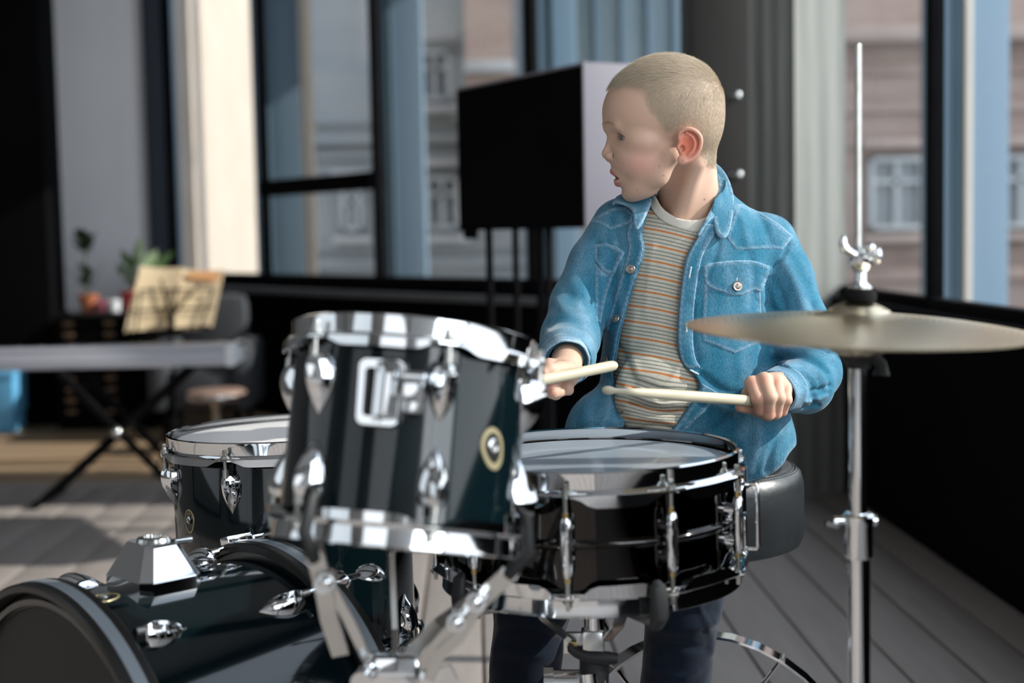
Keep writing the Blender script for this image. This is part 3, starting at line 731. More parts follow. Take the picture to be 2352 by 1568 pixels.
def tom_drum(root, R, H, nl, head_m, lugL, lugW, lugH, a0=0, bottom=True, head_b='head_white', inset=.030, shell_m='shell', twist=0):
    t = .006
    MB().lathe([(R, -H / 2 + .006), (R, H / 2 - .006), (R - t * .5, H / 2 - .001), (R - t, H / 2 - .006), (R - t, -H / 2 + .006), (R - t * .5, -H / 2 + .001)], 128, closed=True).build('shell', shell_m, root)
    angs = [a0 + 2 * math.pi * k / nl for k in range(nl)]
    hoop(R, H / 2, 1, angs).build('top_hoop', 'chrome', root)
    head_mesh(R, H / 2 + .0005, 1).build('batter_head', head_m, root)
    ends = [1]
    if bottom:
        hoop(R, -H / 2, -1, angs).build('bottom_hoop', 'chrome', root); head_mesh(R, -H / 2 - .0005, -1).build('bottom_head', head_b, root); ends = [1, -1]
    for e in ends:
        for a in angs:
            M4 = at_shell(R, a, e * (H / 2 - inset), flip=(e < 0))
            lg = lug_mesh(lugL, lugW, lugH).xf(M4).build('lug', 'chrome', root)
            RR = R + .0135; c = np.array((math.cos(a) * RR, math.sin(a) * RR, 0)); Z = np.array((0, 0, 1.))
            MB().tube([c + Z * e * (H / 2 - inset - .004), c + Z * e * (H / 2 - inset + .009)], .0046, 12).build('swivel_nut', 'steel', lg)
            rod(RR, a, e * (H / 2 - inset + .004), e * (H / 2 - .0095), e).build('tension_rod', 'steel', lg)
    return angs
def drum_matrix(center, axis, facing):
    """z along axis; x points (horizontally) from the drum towards the camera side"""
    return frame(facing, axis, center)
# --- floor tom
ftc = P(671, 990, 2.17); Rf = .178; Hf = .33
top = ftc.copy(); fc = top - np.array((0, 0, Hf / 2 + .004)); tocam = np.array((-fc[0], -fc[1], 0.)); tocam /= np.linalg.norm(tocam)
ft = thing('floor_tom', 'black floor tom with chrome lugs, behind the bass drum at the left', 'drum', M4=drum_matrix(fc, (-.02, .012, 1), tocam))
def ang_for_px(root, R, px, near=True):
    """angle on the drum at which its wall appears at pixel column px (camera side)"""
    best = None
    for k in range(721):
        a = -math.pi / 2 + math.pi * k / 720
        p = np.array(root.matrix_world @ Vector((R * math.cos(a), R * math.sin(a), 0)))
        d = abs(w2px(p)[0] - px)
        if best is None or d < best[0]: best = (d, a)
    return best[1]
a0 = ang_for_px(ft, Rf + .014, 530)
angs = tom_drum(ft, Rf, Hf, 8, 'head_white', .056, .032, .021, a0=a0, inset=.034)
badge(Rf, ang_for_px(ft, Rf, 441), .060, .0155, ft)
for k in range(3):
    a = math.radians((-20, 150, 210)[k]); q = np.array((math.cos(a), math.sin(a), 0.)) * (Rf + .016)
    zf = -(fc[2]) + .012
    lo = np.array(ft.matrix_world.inverted() @ Vector((*(np.array(ft.matrix_world @ Vector(tuple(q * 1.12)))[:2]), .012)))
    l_ = MB().tube([q + (0, 0, -.085), q + (0, 0, -.12), lo + (0, 0, .0)], .0045, 10).build('leg', 'chrome', ft)
    MB().tube([lo + (0, 0, -.010), lo + (0, 0, .02)], .009, 10).build('rubber_foot', 'rubber', l_)
    MB().box(q * .985 + (0, 0, -.105), (.022, .03, .04), rotz(a), bev=.005).build('leg_bracket', 'chrome', ft)

# --- rack tom held in a basket stand
tc_ = P(915 + 16, 1010, 1.45); axis = np.array((0., 0, 0))
down = math.radians(12.0); lean = math.radians(7.0)
fwdh = np.array((FW[0], FW[1], 0)); fwdh /= np.linalg.norm(fwdh)
dirt = ray(931, 1010); dirt[2] = 0; dirt /= np.linalg.norm(dirt); rt_ = np.array((dirt[1], -dirt[0], 0))
ax_ = np.array((0, 0, 1.)) * math.cos(down) + dirt * math.sin(down); ax_ = ax_ + rt_ * math.tan(lean); ax_ /= np.linalg.norm(ax_)
Rt = .119; Ht = .196
tm = thing('rack_tom', 'small black rack tom tilted in a stand, in front of the snare drum', 'drum', M4=drum_matrix(tc_, ax_, -dirt))
a0 = ang_for_px(tm, Rt + .014, 1015)
angs_t = [a0 + k * math.pi / 3 for k in range(6)]
MB().lathe([(Rt, -Ht / 2 + .004), (Rt, Ht / 2 - .004), (Rt - .006, Ht / 2 - .004), (Rt - .006, -Ht / 2 + .004)], 128, closed=True).build('shell', 'shell', tm)
hoop(Rt, Ht / 2, 1, angs_t, depth=.021, flare=.011).build('top_hoop', 'chrome', tm); hoop(Rt, -Ht / 2, -1, angs_t, depth=.021, flare=.011).build('bottom_hoop', 'chrome', tm)
head_mesh(Rt, Ht / 2, 1).build('batter_head', 'head_coated', tm); head_mesh(Rt, -Ht / 2, -1).build('bottom_head', 'head_white', tm)
for e in (1, -1):
    for a in angs_t:
        M4 = at_shell(Rt, a, e * (Ht / 2 - .030), flip=(e < 0))
        lg = lug_mesh(.056, .032, .022).xf(M4).build('lug', 'chrome', tm)
        RR = Rt + .0135; c = np.array((math.cos(a) * RR, math.sin(a) * RR, 0)); Z = np.array((0, 0, 1.))
        MB().tube([c + Z * e * (Ht / 2 - .034), c + Z * e * (Ht / 2 - .022)], .0046, 12).build('swivel_nut', 'steel', lg)
        rod(RR, a, e * (Ht / 2 - .026), e * (Ht / 2 - .0095), e).build('tension_rod', 'steel', lg)
badge(Rt, ang_for_px(tm, Rt, 1131), -.004, .0185, tm, text=False, rot=.35)
# mount bracket on the tom's face
ab = ang_for_px(tm, Rt, 868); M4 = at_shell(Rt, ab, .034)
def frame_plate(w, h, wi, hi, d, rd):
    def rr(w, h, r, n=6):
        o = []
        for (cx, cy, a) in ((w / 2 - r, h / 2 - r, 0), (-w / 2 + r, h / 2 - r, 90), (-w / 2 + r, -h / 2 + r, 180), (w / 2 - r, -h / 2 + r, 270)):
            for k in range(n + 1):
                t = math.radians(a + 90 * k / n); o.append((cx + r * math.cos(t), cy + r * math.sin(t)))
        return o
    a = rr(w, h, rd); b = rr(w - .004, h - .004, rd * .8); c = rr(wi, hi, rd * .5); N = len(a); V = []; F = []
    def bar(x): return x * (1 + 0)
    for ring, y in ((a, 0), (a, d * .6), (b, d), (c, d), (c, 0.001)):
        for (x, z) in ring:
            taper = 1 - .12 * ((z + h / 2) / h - .5) * -1
            V.append((x * taper, y, z))
    for q in range(4):
        for k in range(N): F.append((q * N + k, q * N + (k + 1) % N, (q + 1) * N + (k + 1) % N, (q + 1) * N + k))
    return MB().add(V, F)
br = frame_plate(.046, .066, .030, .046, .008, .009).xf(M4).build('mount_bracket', 'chrome', tm)
MB().box((0, .003, 0), (.032, .006, .048), bev=.002).xf(M4).build('bracket_plate', 'gloss_black', br)
MB().box((-.010, .014, .002), (.018, .024, .056), bev=.006).xf(M4).build('bracket_block', 'chrome', br)
MB().box((-.0, .012, .0), (.006, .014, .056), bev=.002).xf(M4).build('bracket_rib', 'chrome', br)
# clamp reaching towards the right of the bracket
sgn = 1
MB().box((sgn * -.030, .017, .004), (.028, .022, .020), bev=.004).box((sgn * -.036, .018, -.012), (.016, .018, .014), bev=.003).tube([(sgn * -.024, .018, .016), (sgn * -.044, .018, .016)], .005, 12).xf(M4).build('clamp', 'chrome', br)

# basket stand under the tom
def wp(px, py, D): return P(px, py, D)
hubp = wp(905, 1545, 1.45)
bs = thing('tom_stand', 'chrome basket stand holding the small rack tom, black rubber grips', 'stand', (hubp[0], hubp[1], 0), world=True)
def arm(parent, pts, w=.015, t=.006, upv=None, grip=None, name='basket_arm', m='chrome_dull'):
    o = MB().bar(pts, w, t, -FW if upv is None else upv).build(name, m, parent, angle=30)
    return o
TI = np.array(tm.matrix_world)
def tomp(a, r, z): return np.array(tm.matrix_world @ Vector((r * math.cos(a), r * math.sin(a), z)))
zb_ = -Ht / 2 - .0125
for (pxh, rest) in ((742, [(716, 1240, 1.355), (742, 1340, 1.37), (756, 1420, 1.40), (782, 1500, 1.43)]), (1212, [(1168, 1318, 1.39), (1098, 1382, 1.40), (1020, 1470, 1.42), (962, 1540, 1.44)])):
    a = ang_for_px(tm, Rt + .016, pxh)
    g0 = tomp(a, Rt + .020, -Ht / 2 + .030); g1 = tomp(a, Rt + .026, -Ht / 2 - .004); g2 = tomp(a, Rt + .008, -Ht / 2 - .026)
    pts = [g2] + [wp(*q) for q in rest]
    A_ = arm(bs, pts, .017, .007)
    MB().tube([tomp(a, Rt + .012, -Ht / 2 + .036), g0, g1, g2, g2 + (g2 - g1) * .15], [.004, .0062, .0068, .0068, .005], 14, sx=.72, upv=-dirt).build('rubber_grip', 'rubber', A_)
    e = pts[-2]; 
    MB().tube([pts[2] - FW * .012, pts[2] + FW * .012], .008, 14).build('rivet', 'chrome', A_)
# inner link bars and joint
MB().bar([wp(752, 1330, 1.385), wp(800, 1420, 1.40), wp(842, 1510, 1.43)], .010, .006, -FW).build('link_bar', 'chrome_dull', bs)
MB().bar([wp(1090, 1376, 1.42), wp(1010, 1432, 1.47), wp(940, 1500, 1.47)], .014, .006, -FW).build('link_bar', 'steel', bs)
MB().bar([wp(1100, 1390, 1.40), wp(1055, 1462, 1.41), wp(1012, 1500, 1.42), wp(985, 1560, 1.43)], .012, .006, -FW).build('link_bar', 'chrome_dull', bs)
for q in ((752, 1332, 1.372), (1092, 1378, 1.392), (1048, 1424, 1.40)):
    c = wp(*q); MB().tube([c - FW * .012, c + FW * .014], .009, 16).sphere(c - FW * .012, .007, 12, 8).build('joint_bolt', 'chrome', bs)
# third arm behind
b3 = tomp(math.pi, Rt + .006, -Ht / 2 - .022)
MB().bar([tomp(math.pi, Rt + .018, -Ht / 2 + .02), tomp(math.pi, Rt + .022, -Ht / 2 - .01), b3, (b3 + hubp) / 2 + np.array((0, .03, -.03)), hubp + np.array((0, .02, 0))], .016, .006, np.array((1., 0, 0))).build('basket_arm', 'chrome_dull', bs)
MB().box(hubp, (.056, .040, .040), np.stack([RT, FW, UP], 1), bev=.009).build('hub', 'chrome', bs)
MB().tube([hubp + RT * -.030 - FW * .01, hubp + RT * -.030 - FW * .04], .010, 14).sphere(hubp - RT * .022 + UP * .012 - FW * .024, .008, 12, 8).build('hub_bolt', 'chrome', bs)
MB().tube([hubp + RT * .033 - UP * .014 - FW * .015, hubp + RT * .033 - UP * .014 + FW * .02], .017, 20).build('wing_screw', 'chrome', bs)
MB().bar([hubp + RT * .03 - UP * .01 - FW * .02, hubp + RT * .062 + UP * .006 - FW * .02], .018, .006, -FW).build('wing_lever', 'chrome', bs)
MB().tube([hubp, (hubp[0], hubp[1], .16)], .0125, 20).build('pole', 'chrome', bs)
MB().tube([(hubp[0], hubp[1], hubp[2] - .09), (hubp[0], hubp[1], hubp[2] - .04)], .018, 20).build('pole_collar', 'chrome', bs)
for k in range(3):
    a = k * 2.094 + .2; f_ = np.array((hubp[0] + .2 * math.cos(a), hubp[1] + .2 * math.sin(a), .010))
    l_ = MB().bar([(hubp[0], hubp[1], .22), (hubp[0] + .1 * math.cos(a), hubp[1] + .1 * math.sin(a), .15), f_], .016, .005, (0, 0, 1)).build('leg', 'chrome', bs)
    MB().sphere(f_, .0095, 12, 8).build('rubber_foot', 'rubber', l_)

# --- snare drum
sc_ = P(1352, 1052, 1.78); Rs = .181; Hs = .140
sd_c = sc_ - np.array((0, 0, Hs / 2)); dsn = -np.array((sd_c[0], sd_c[1], 0)); dsn /= np.linalg.norm(dsn)
sn = thing('snare_drum', 'black nickel snare drum with chrome hoops, in front of the boy', 'drum', M4=drum_matrix(sd_c, (-.0105, .0, 1), dsn))
a0 = ang_for_px(sn, Rs + .012, 1541); ang2 = ang_for_px(sn, Rs + .012, 1303)
step = 2 * math.pi / 10
angs_s = [a0 + step * k for k in range(10)]
bead = [(Rs, -Hs / 2 + .004), (Rs, -.006), (Rs + .0012, -.0045), (Rs + .0034, -.0025), (Rs + .0040, 0), (Rs + .0034, .0025), (Rs + .0012, .0045), (Rs, .006), (Rs, Hs / 2 - .004), (Rs - .003, Hs / 2 - .004), (Rs - .003, -Hs / 2 + .004)]
MB().lathe(bead, 160, closed=True).build('shell', 'snare_shell', sn)
hoop(Rs, Hs / 2, 1, angs_s, depth=.026, flare=.013, rise=.012).build('top_hoop', 'chrome', sn); hoop(Rs, -Hs / 2, -1, angs_s, depth=.026, flare=.013, rise=.012).build('bottom_hoop', 'chrome', sn)
head_mesh(Rs, Hs / 2 - .002, 1).build('batter_head', 'head_coated', sn); head_mesh(Rs, -Hs / 2 + .002, -1).build('snare_side_head', 'head_white', sn)
for a in angs_s:
    RR = Rs + .0145; o = np.array((math.cos(a), math.sin(a), 0)); Z = np.array((0, 0, 1.))
    lg = MB().tube([o * RR + Z * z for z in (-.034, -.030, -.012, 0, .012, .030, .034)], [.0045, .0065, .0072, .0068, .0072, .0065, .0045], 14)
    for s_ in (-1, 1):
        lg.tube([o * (Rs - .001) + Z * s_ * .018, o * RR + Z * s_ * .018], [.008, .0055], 14)
    lg.box(o * (Rs + .0165) , (.010, .0085, .060), rotz(a), bev=.0035)
    lg = lg.build('lug', 'chrome', sn)
    for e in (1, -1):
        MB().tube([o * RR + Z * e * .033, o * RR + Z * e * .040], .0036, 10).build('brass_washer', 'brass', lg)
        rod(RR + .0, a, e * .034, e * (Hs / 2 - .0100), e).build('tension_rod', 'steel', lg)
# strainer on the left, butt plate and throw-off
ast = ang_for_px(sn, Rs, 1015) - .25; M4 = at_shell(Rs, ast, 0)
t_ = MB().box((0, .008, -.01), (.036, .016, .075), bev=.004).xf(M4).build('snare_strainer', 'chrome', sn)
MB().box((0, .022, .005), (.022, .010, .055), bev=.004).xf(M4).build('lever', 'chrome', t_)
MB().tube([(0, .014, -.05), (0, .014, -.078)], .009, 14).xf(M4).build('tension_knob', 'rubber', t_)
M4 = at_shell(Rs, ast + math.pi, -.02); MB().box((0, .007, 0), (.036, .014, .045), bev=.004).xf(M4).build('butt_plate', 'chrome', sn)
# tall guard loop beside the right lug
ag = ang_for_px(sn, Rs + .012, 1704) + .12; 
M4 = at_shell(Rs, ag, 0); MB().tube([(.0, .004, .040), (.0, .026, .040), (.0, .028, .036), (.0, .028, -.036), (.0, .026, -.040), (.0, .004, -.040)], .0024, 10).box((0, .027, 0), (.012, .003, .074), bev=.001).xf(M4).build('muffler_knob_guard', 'chrome', sn)
# snare stand
hp = P(1365, 1475, 1.78)
ss = thing('snare_stand', 'chrome snare stand with black wing lever under the snare drum', 'stand', (hp[0], hp[1], 0), world=True)
MB().tube([(hp[0], hp[1], sd_c[2] - Hs / 2 - .02), (hp[0], hp[1], .20)], .0125, 20).build('pole', 'chrome', ss)
MB().box(hp + RT * -.002, (.028, .034, .034), np.stack([RT, FW, UP], 1), bev=.004).box(hp - RT * .026 , (.026, .012, .026), np.stack([RT, FW, UP], 1), bev=.002).build('hub', 'chrome_dull', ss)
MB().tube([hp - RT * .026 - FW * .009, hp - RT * .026 - FW * .005], .0045, 14).build('hub_pin', 'brass', ss)
MB().tube([P(1309, 1481, 1.765), P(1311, 1490, 1.765), P(1322, 1498, 1.765), P(1350, 1508, 1.765), P(1380, 1511, 1.765), P(1402, 1511, 1.765), P(1419, 1512, 1.765)], [.0035, .0050, .0060, .0085, .0095, .0082, .0066], 14, sy=.8).tube([hp - UP * .022 , hp - UP * .050], .0185, 16).build('wing_lever', 'rubber', ss)
zs = sd_c[2] - Hs / 2 - .016
def snax(a): return np.array(sn.matrix_world.to_3x3() @ Vector((math.cos(a), math.sin(a), 0)))
def snp(a, r, z): return np.array(sn.matrix_world @ Vector((r * math.cos(a), r * math.sin(a), z)))
for (pxr, mids, gripped) in ((1062, [P(1222, 1386, 1.70), P(1255, 1425, 1.72), P(1312, 1470, 1.77)], 1), (1505, [P(1418, 1440, 1.74), P(1392, 1470, 1.77)], 1)):
    a = ang_for_px(sn, Rs + .016, pxr); g1 = snp(a, Rs + .020, -Hs / 2 - .008); g2 = snp(a, Rs + .012, -Hs / 2 - .022)
    g3 = snp(a, Rs * .55, -Hs / 2 - .030)
    pts = [g2, g3 if pxr > 1200 else (g2 * .35 + mids[0] * .65)] + mids
    A_ = MB().bar(pts, .015, .0035, (0, 0, 1)).build('basket_arm', 'chrome_dull', ss)
    MB().tube([snp(a, Rs + .017, -Hs / 2 + .028), snp(a, Rs + .022, -Hs / 2 + .022), snp(a, Rs + .025, -Hs / 2 + .004), snp(a, Rs + .024, -Hs / 2 - .012), snp(a, Rs + .014, -Hs / 2 - .0245), snp(a, Rs - .004, -Hs / 2 - .027)], [.005, .0098, .0110, .0110, .0090, .006], 16, sx=.6, upv=-snax(a)).build('rubber_grip', 'rubber', A_)
a = math.pi + .35; g2 = snp(a, Rs + .012, -Hs / 2 - .020)
A_ = MB().bar([snp(a, Rs + .020, -Hs / 2 + .02), snp(a, Rs + .022, -Hs / 2 - .01), g2, snp(a, .09, -Hs / 2 - .045), P(1396, 1468, 1.80)], .015, .0035, (0, 0, 1)).build('basket_arm', 'chrome_dull', ss)
MB().tube([P(1402, 1392, 1.79), P(1383, 1425, 1.79), P(1396, 1452, 1.79)], .0035, 8).build('spring_link', 'chrome', ss)
hz = P(1362, 1562, 1.78)
MB().tube([hz - RT * .005 + UP * .012, hz - UP * .03], .020, 20).tube([hz - RT * .055, hz + RT * .015], .0135, 18).tube([hz - RT * .062 - UP * .0, hz - RT * .050], .018, 18).build('height_clamp', 'chrome', ss)
MB().tube([(hp[0], hp[1], .34), (hp[0], hp[1], .10)], .015, 20).build('lower_tube', 'chrome', ss)
for k in range(3):
    a = k * 2.094 + 1.2; f_ = np.array((hp[0] + .22 * math.cos(a), hp[1] + .22 * math.sin(a), .010))
    l_ = MB().bar([(hp[0], hp[1], .24), (hp[0] + .11 * math.cos(a), hp[1] + .11 * math.sin(a), .17), f_], .016, .005, (0, 0, 1)).build('leg', 'chrome', ss)
    MB().sphere(f_, .0095, 12, 8).build('rubber_foot', 'rubber', l_)

# --- bass drum
Rb = .272; 
ftop = P(90, 1347, 1.63); rtop = P(648, 1240, 1.86)
ftop[2] = rtop[2] = .5 * (ftop[2] + rtop[2])
Rb = (ftop[2] - .008) / 2
fcn = ftop - np.array((0, 0, Rb)); rcn = rtop - np.array((0, 0, Rb)); bax = rcn - fcn; Hb = np.linalg.norm(bax); bax /= Hb
bd = thing('bass_drum', 'large black bass drum lying at the lower left, black front head', 'drum', M4=frame((0, 0, 1), bax, (fcn + rcn) / 2))
Rsh = Rb - .020
MB().lathe([(Rsh, -Hb / 2 + .01), (Rsh, Hb / 2 - .01), (Rsh - .007, Hb / 2 - .01), (Rsh - .007, -Hb / 2 + .01)], 160, closed=True).build('shell', 'shell', bd)
for e, nm in ((-1, 'front_hoop'), (1, 'batter_hoop')):
    z0 = e * (Hb / 2 - .040); z1 = e * Hb / 2
    hb = MB().lathe([(Rb - .012, z0), (Rb - .002, z0), (Rb, z0 + e * .002), (Rb, z1 - e * .003), (Rb - .003, z1), (Rb - .010, z1), (Rb - .012, z1 - e * .003)], 160, closed=True).build(nm, 'hoop_wood', bd)
    MB().lathe([(Rb + .0002, z0 + e * .012), (Rb + .0009, z0 + e * .0125), (Rb + .0009, z0 + e * .027), (Rb + .0002, z0 + e * .0275)], 160).build('hoop_inlay', 'hoop_inlay', hb)
    zh = e * (Hb / 2 - .018)
    MB().lathe([(0, zh), (Rsh * .86, zh), (Rsh * .965, zh), (Rsh * .985, zh - e * .004), (Rb - .0125, zh - e * .006), (Rb - .013, zh - e * .012)], 128).build('front_head' if e < 0 else 'batter_head', 'head_black' if e < 0 else 'head_white', bd)
    MB().lathe([(Rb - .0135, zh - e * .002), (Rb - .021, zh + e * .002), (Rb - .030, zh + e * .0015), (Rb - .031, zh)], 128).build('head_collar', 'hoop_wood', bd)
nb = 8
def bang(px, py, z):   # angle on the bass shell seen at that pixel
    best = None
    for k in range(1440):
        a = 2 * math.pi * k / 1440; p = np.array(bd.matrix_world @ Vector((Rsh * math.cos(a), Rsh * math.sin(a), z)))
        n = np.array(bd.matrix_world.to_3x3() @ Vector((math.cos(a), math.sin(a), 0)))
        q = w2px(p); d = math.hypot(q[0] - px, q[1] - py) + (3000 if n @ (p - CAM) > 0 else 0)
        if best is None or d < best[0]: best = (d, a)
    return best[1]
a_l = bang(350, 1445, -Hb / 2 + .085); a_r = bang(705, 1378, Hb / 2 - .085)
dirs = (1, -1)
a0b = (a_l + a_r) / 2
sgn_up = -1 if (math.cos(a0b + .3) < math.cos(a0b - .3)) else 1
for e in (1, -1):
    for k in range(nb):
        a = a0b + k * 2 * math.pi / nb
        M4 = at_shell(Rsh, a, e * (Hb / 2 - .060), flip=(e < 0))
        lg = lug_mesh(.058, .034, .022).xf(M4).build('lug', 'chrome', bd)
        o = np.array((math.cos(a), math.sin(a), 0)); RR = Rb + .003; Z = np.array((0, 0, 1.))
        MB().tube([o * (Rsh + .012) + Z * e * (Hb / 2 - .064), o * (Rsh + .013) + Z * e * (Hb / 2 - .050)], .0052, 12).build('swivel_nut', 'steel', lg)
        if e < 0: continue
        cl_ = MB().tube([o * (Rsh + .013) + Z * e * (Hb / 2 - .058), o * RR + Z * e * (Hb / 2 + .004)], .003, 10).box(o * (RR + .001) + Z * e * (Hb / 2 - .018), (.012, .020, .040), rotz(a), bev=.003).box(o * (RR - .006) + Z * e * (Hb / 2 + .003), (.016, .018, .006), rotz(a), bev=.002).build('claw_hook', 'chrome', bd)
        # T-handle
        tz = Hb / 2 + .012
        tt = np.cross(o, Z)
        if e > 0:
            MB().tube([o * RR + Z * e * (tz - .01), o * RR + Z * e * (tz + .012)], .004, 10).tube([o * RR + Z * (tz + u) for u in (.008, .014, .022, .034, .042, .046)], [.004, .010, .015, .0175, .0155, .010], 20, sx=.30, upv=o).build('wing_key', 'chrome', cl_)
# tom holder mount: faceted chrome pyramid on top of the drum
def top_at(px, guess, rr=Rsh):
    best = None
    for k in range(400):
        z = -Hb / 2 + Hb * k / 400
        p = np.array(bd.matrix_world @ Vector((rr, 0, z))); d = abs(w2px(p)[0] - px)
        if best is None or d < best[0]: best = (d, z)
    return best[1]
zm = top_at(352, 0)
M4 = at_shell(Rsh, 0.0, zm)     # angle 0 = local x = world up
def frustum(bw, bl, tw, tl, h, base=.010):
    V = []
    for (w, l, y, ch) in ((bw, bl, -.006, .012), (bw, bl, base, .012), (bw * .97, bl * .97, base + .002, .012), (tw, tl, h - .003, .008), (tw * .90, tl * .90, h, .007)):
        for (sx_, sz_) in ((-1, -1), (1, -1), (1, 1), (-1, 1)):
            a1 = (sx_ * w / 2, sz_ * (l / 2 - ch)); a2 = (sx_ * (w / 2 - ch), sz_ * l / 2)
            for q in ((a2, a1) if sx_ * sz_ < 0 else (a1, a2)): V.append((q[0], y, q[1]))
    F = []; N = 8
    for q in range(4):
        for k in range(N): F.append((q * N + k, q * N + (k + 1) % N, (q + 1) * N + (k + 1) % N, (q + 1) * N + k))
    F.append(tuple(range(4 * N, 5 * N)))
    return MB().add(V, F)
mt_ = frustum(.104, .082, .062, .046, .050).xf(M4).build('tom_mount', 'chrome', bd, angle=12)
MB().lathe([(.010, 0), (.019, 0), (.021, .003), (.019, .007), (.012, .008), (.010, .003)], 28, closed=True).xf(M4 @ Matrix.Translation((-.004, .048, .0)) @ Matrix.Rotation(-math.pi / 2, 4, 'X')).build('mount_ring', 'chrome_dull', mt_)
MB().tube([(0.0, .044, .018), (-.004, .044, .052)], .0042, 12).xf(M4).build('locking_pin', 'chrome', mt_)
# small plate with screws behind the mount, and tuning rod along the drum top
zq = top_at(470, 0); M4 = at_shell(Rsh, -.02, zq)
MB().box((0, .008, 0), (.034, .014, .026), bev=.005).xf(M4).build('spur_bracket', 'chrome', bd)
badge(Rsh, .10, top_at(212, 0), .016, bd, text=True, rot=math.pi)
# left spur (a short chrome piece seen over the front hoop)
asp = None
MB().sphere((0, 0, 0), (.030, .016, .020), 20, 10).xf(at_shell(Rsh + .008, -.60, -Hb / 2 + .050)).build('spur_housing', 'chrome', bd)
# spurs down to the floor at the far side and near side
for s_ in (-1, 1):
    a = math.pi * .62 * s_; q = np.array((math.cos(a), math.sin(a), 0)) * (Rsh + .01); z = -Hb / 2 + .10
    b_ = np.array(bd.matrix_world @ Vector((*q[:2], z))); o = np.array(bd.matrix_world.to_3x3() @ Vector((0, math.sin(a), 0))); 
    lo = np.array(bd.matrix_world.inverted() @ Vector((b_[0] + o[0] * .12, b_[1] + o[1] * .12, .006)))
    MB().tube([(*q[:2], z), tuple(lo)], .006, 10).build('spur', 'chrome', bd)

# --- bass pedal with beater (mostly hidden)
pd = np.array((rcn[0], rcn[1], 0)) + np.array((bax[0], bax[1], 0)) * .075
bp = thing('bass_pedal', 'steel bass drum pedal behind the bass drum, mostly hidden', 'pedal', tuple(pd), world=True)
b2 = np.array((bax[0], bax[1], 0)); b2 /= np.linalg.norm(b2); s2_ = np.array((-b2[1], b2[0], 0))
MB().bar([pd + (0, 0, .02), pd + b2 * .24 + (0, 0, .05)], .08, .008, (0, 0, 1)).build('footboard', 'steel', bp)
MB().box(pd + b2 * .12 + (0, 0, .006), (.30, .07, .010), np.array([[b2[0], s2_[0], 0], [b2[1], s2_[1], 0], [0, 0, 1]]), bev=.002).build('base_plate', 'steel', bp)
for s_ in (-1, 1): MB().box(pd + s2_ * s_ * .045 + (0, 0, .11), (.015, .015, .21), bev=.003).build('post', 'steel', bp)
MB().tube([pd + (0, 0, .2) - s2_ * .055, pd + (0, 0, .2) + s2_ * .055], .006, 12).build('axle', 'steel', bp)
MB().tube([pd + (0, 0, .2), pd + b2 * .03 + (0, 0, .36)], .003, 10).sphere(pd + b2 * .03 + (0, 0, .36), (.026, .026, .022), 16, 10).build('beater', 'felt', bp)

# --- hi-hat stand and cymbals
hc = P(1971, 747, 1.50); RC = .181
r_ = thing('hi_hat_stand', 'chrome hi-hat stand with a long bare pull rod at the right', 'stand', (hc[0], hc[1], 0), world=True)
bx = np.array((hc[0], hc[1], 0.)); zc = hc[2]
pr = P(1972, 108, 1.50)
MB().tube([bx + (0, 0, zc - .10), (bx[0] + .000, bx[1], pr[2] - .002), (bx[0], bx[1], pr[2])], [.0036, .0036, .003], 14).build('pull_rod', 'steel', r_)
def zz(py, D=1.5): return P(1971, py, D)[2]
MB().tube([bx + (0, 0, zz(838)), bx + (0, 0, zz(1200))], .0098, 24).build('upper_tube', 'chrome', r_)
MB().tube([bx + (0, 0, zz(1200)), bx + (0, 0, .12)], .0122, 24).build('lower_tube', 'chrome', r_)
MB().lathe([(.0135, zz(1290)), (.0150, zz(1284)), (.0150, zz(1215)), (.0165, zz(1208)), (.0165, zz(1190)), (.0140, zz(1184)), (.010, zz(1183))], 28, M4=Matrix.Translation(Vector(bx))).build('height_collar', 'chrome', r_)
q = bx + np.array((0, 0, zz(1202)))
MB().tube([q - RT * .010, q - RT * .026], .0045, 12).bar([q - RT * .022 - UP * .003 + UP * -.002, q - RT * .030 - UP * .004, q - RT * .035 - UP * .002], .012, .005, UP).build('wing_screw', 'chrome', r_)
MB().tube([q + RT * .010, q + RT * .019], .006, 12).build('memory_lock', 'chrome', r_)
MB().lathe([(0, zz(800)), (.021, zz(800)), (.0225, zz(806)), (.021, zz(820)), (.013, zz(836)), (.0125, zz(846)), (0, zz(846))], 28, M4=Matrix.Translation(Vector(bx))).build('seat_cup', 'rubber', r_)
q = bx + np.array((0, 0, zz(815))); MB().tube([q + RT * .012, q + RT * .024 - UP * .010, q + RT * .024 - UP * .022], [.006, .006, .009], 12).build('tilt_screw', 'rubber', r_)
for k in range(3):
    a = k * 2.094 + .6; f_ = bx + np.array((.20 * math.cos(a), .20 * math.sin(a), .010))
    l_ = MB().bar([bx + (0, 0, .26), bx + np.array((.09 * math.cos(a), .09 * math.sin(a), .19)), f_], .018, .005, (0, 0, 1)).build('leg', 'chrome', r_)
    MB().sphere(f_, .0095, 12, 8).build('rubber_foot', 'rubber', l_)
MB().bar([bx + (-.02, .03, .02), bx + (-.05, .30, .06)], .08, .008, (0, 0, 1)).build('footboard', 'steel', r_)
dcm = -np.array((hc[0], hc[1], 0)); dcm /= np.linalg.norm(dcm); rc_ = np.array((-dcm[1], dcm[0], 0)); 
if rc_ @ RT < 0: rc_ = -rc_
axc = np.array((0, 0, 1.)) + dcm * math.tan(math.radians(1.6)) + rc_ * math.tan(math.radians(2.5))
def cym(s_):   # profile of a cymbal, bell up
    pr_ = []
    for k in range(0, 41):
        r = .0045 + (RC - .0045) * k / 40
        bow = .0155 * (1 - (r / RC) ** 2.0)
        bell = .0145 * max(0, 1 - (r / .034) ** 2.2) ** .75 if r < .034 else 0
        fil = .0025 * math.exp(-((r - .036) / .008) ** 2)
        pr_.append((r, bow + bell + fil))
    return pr_
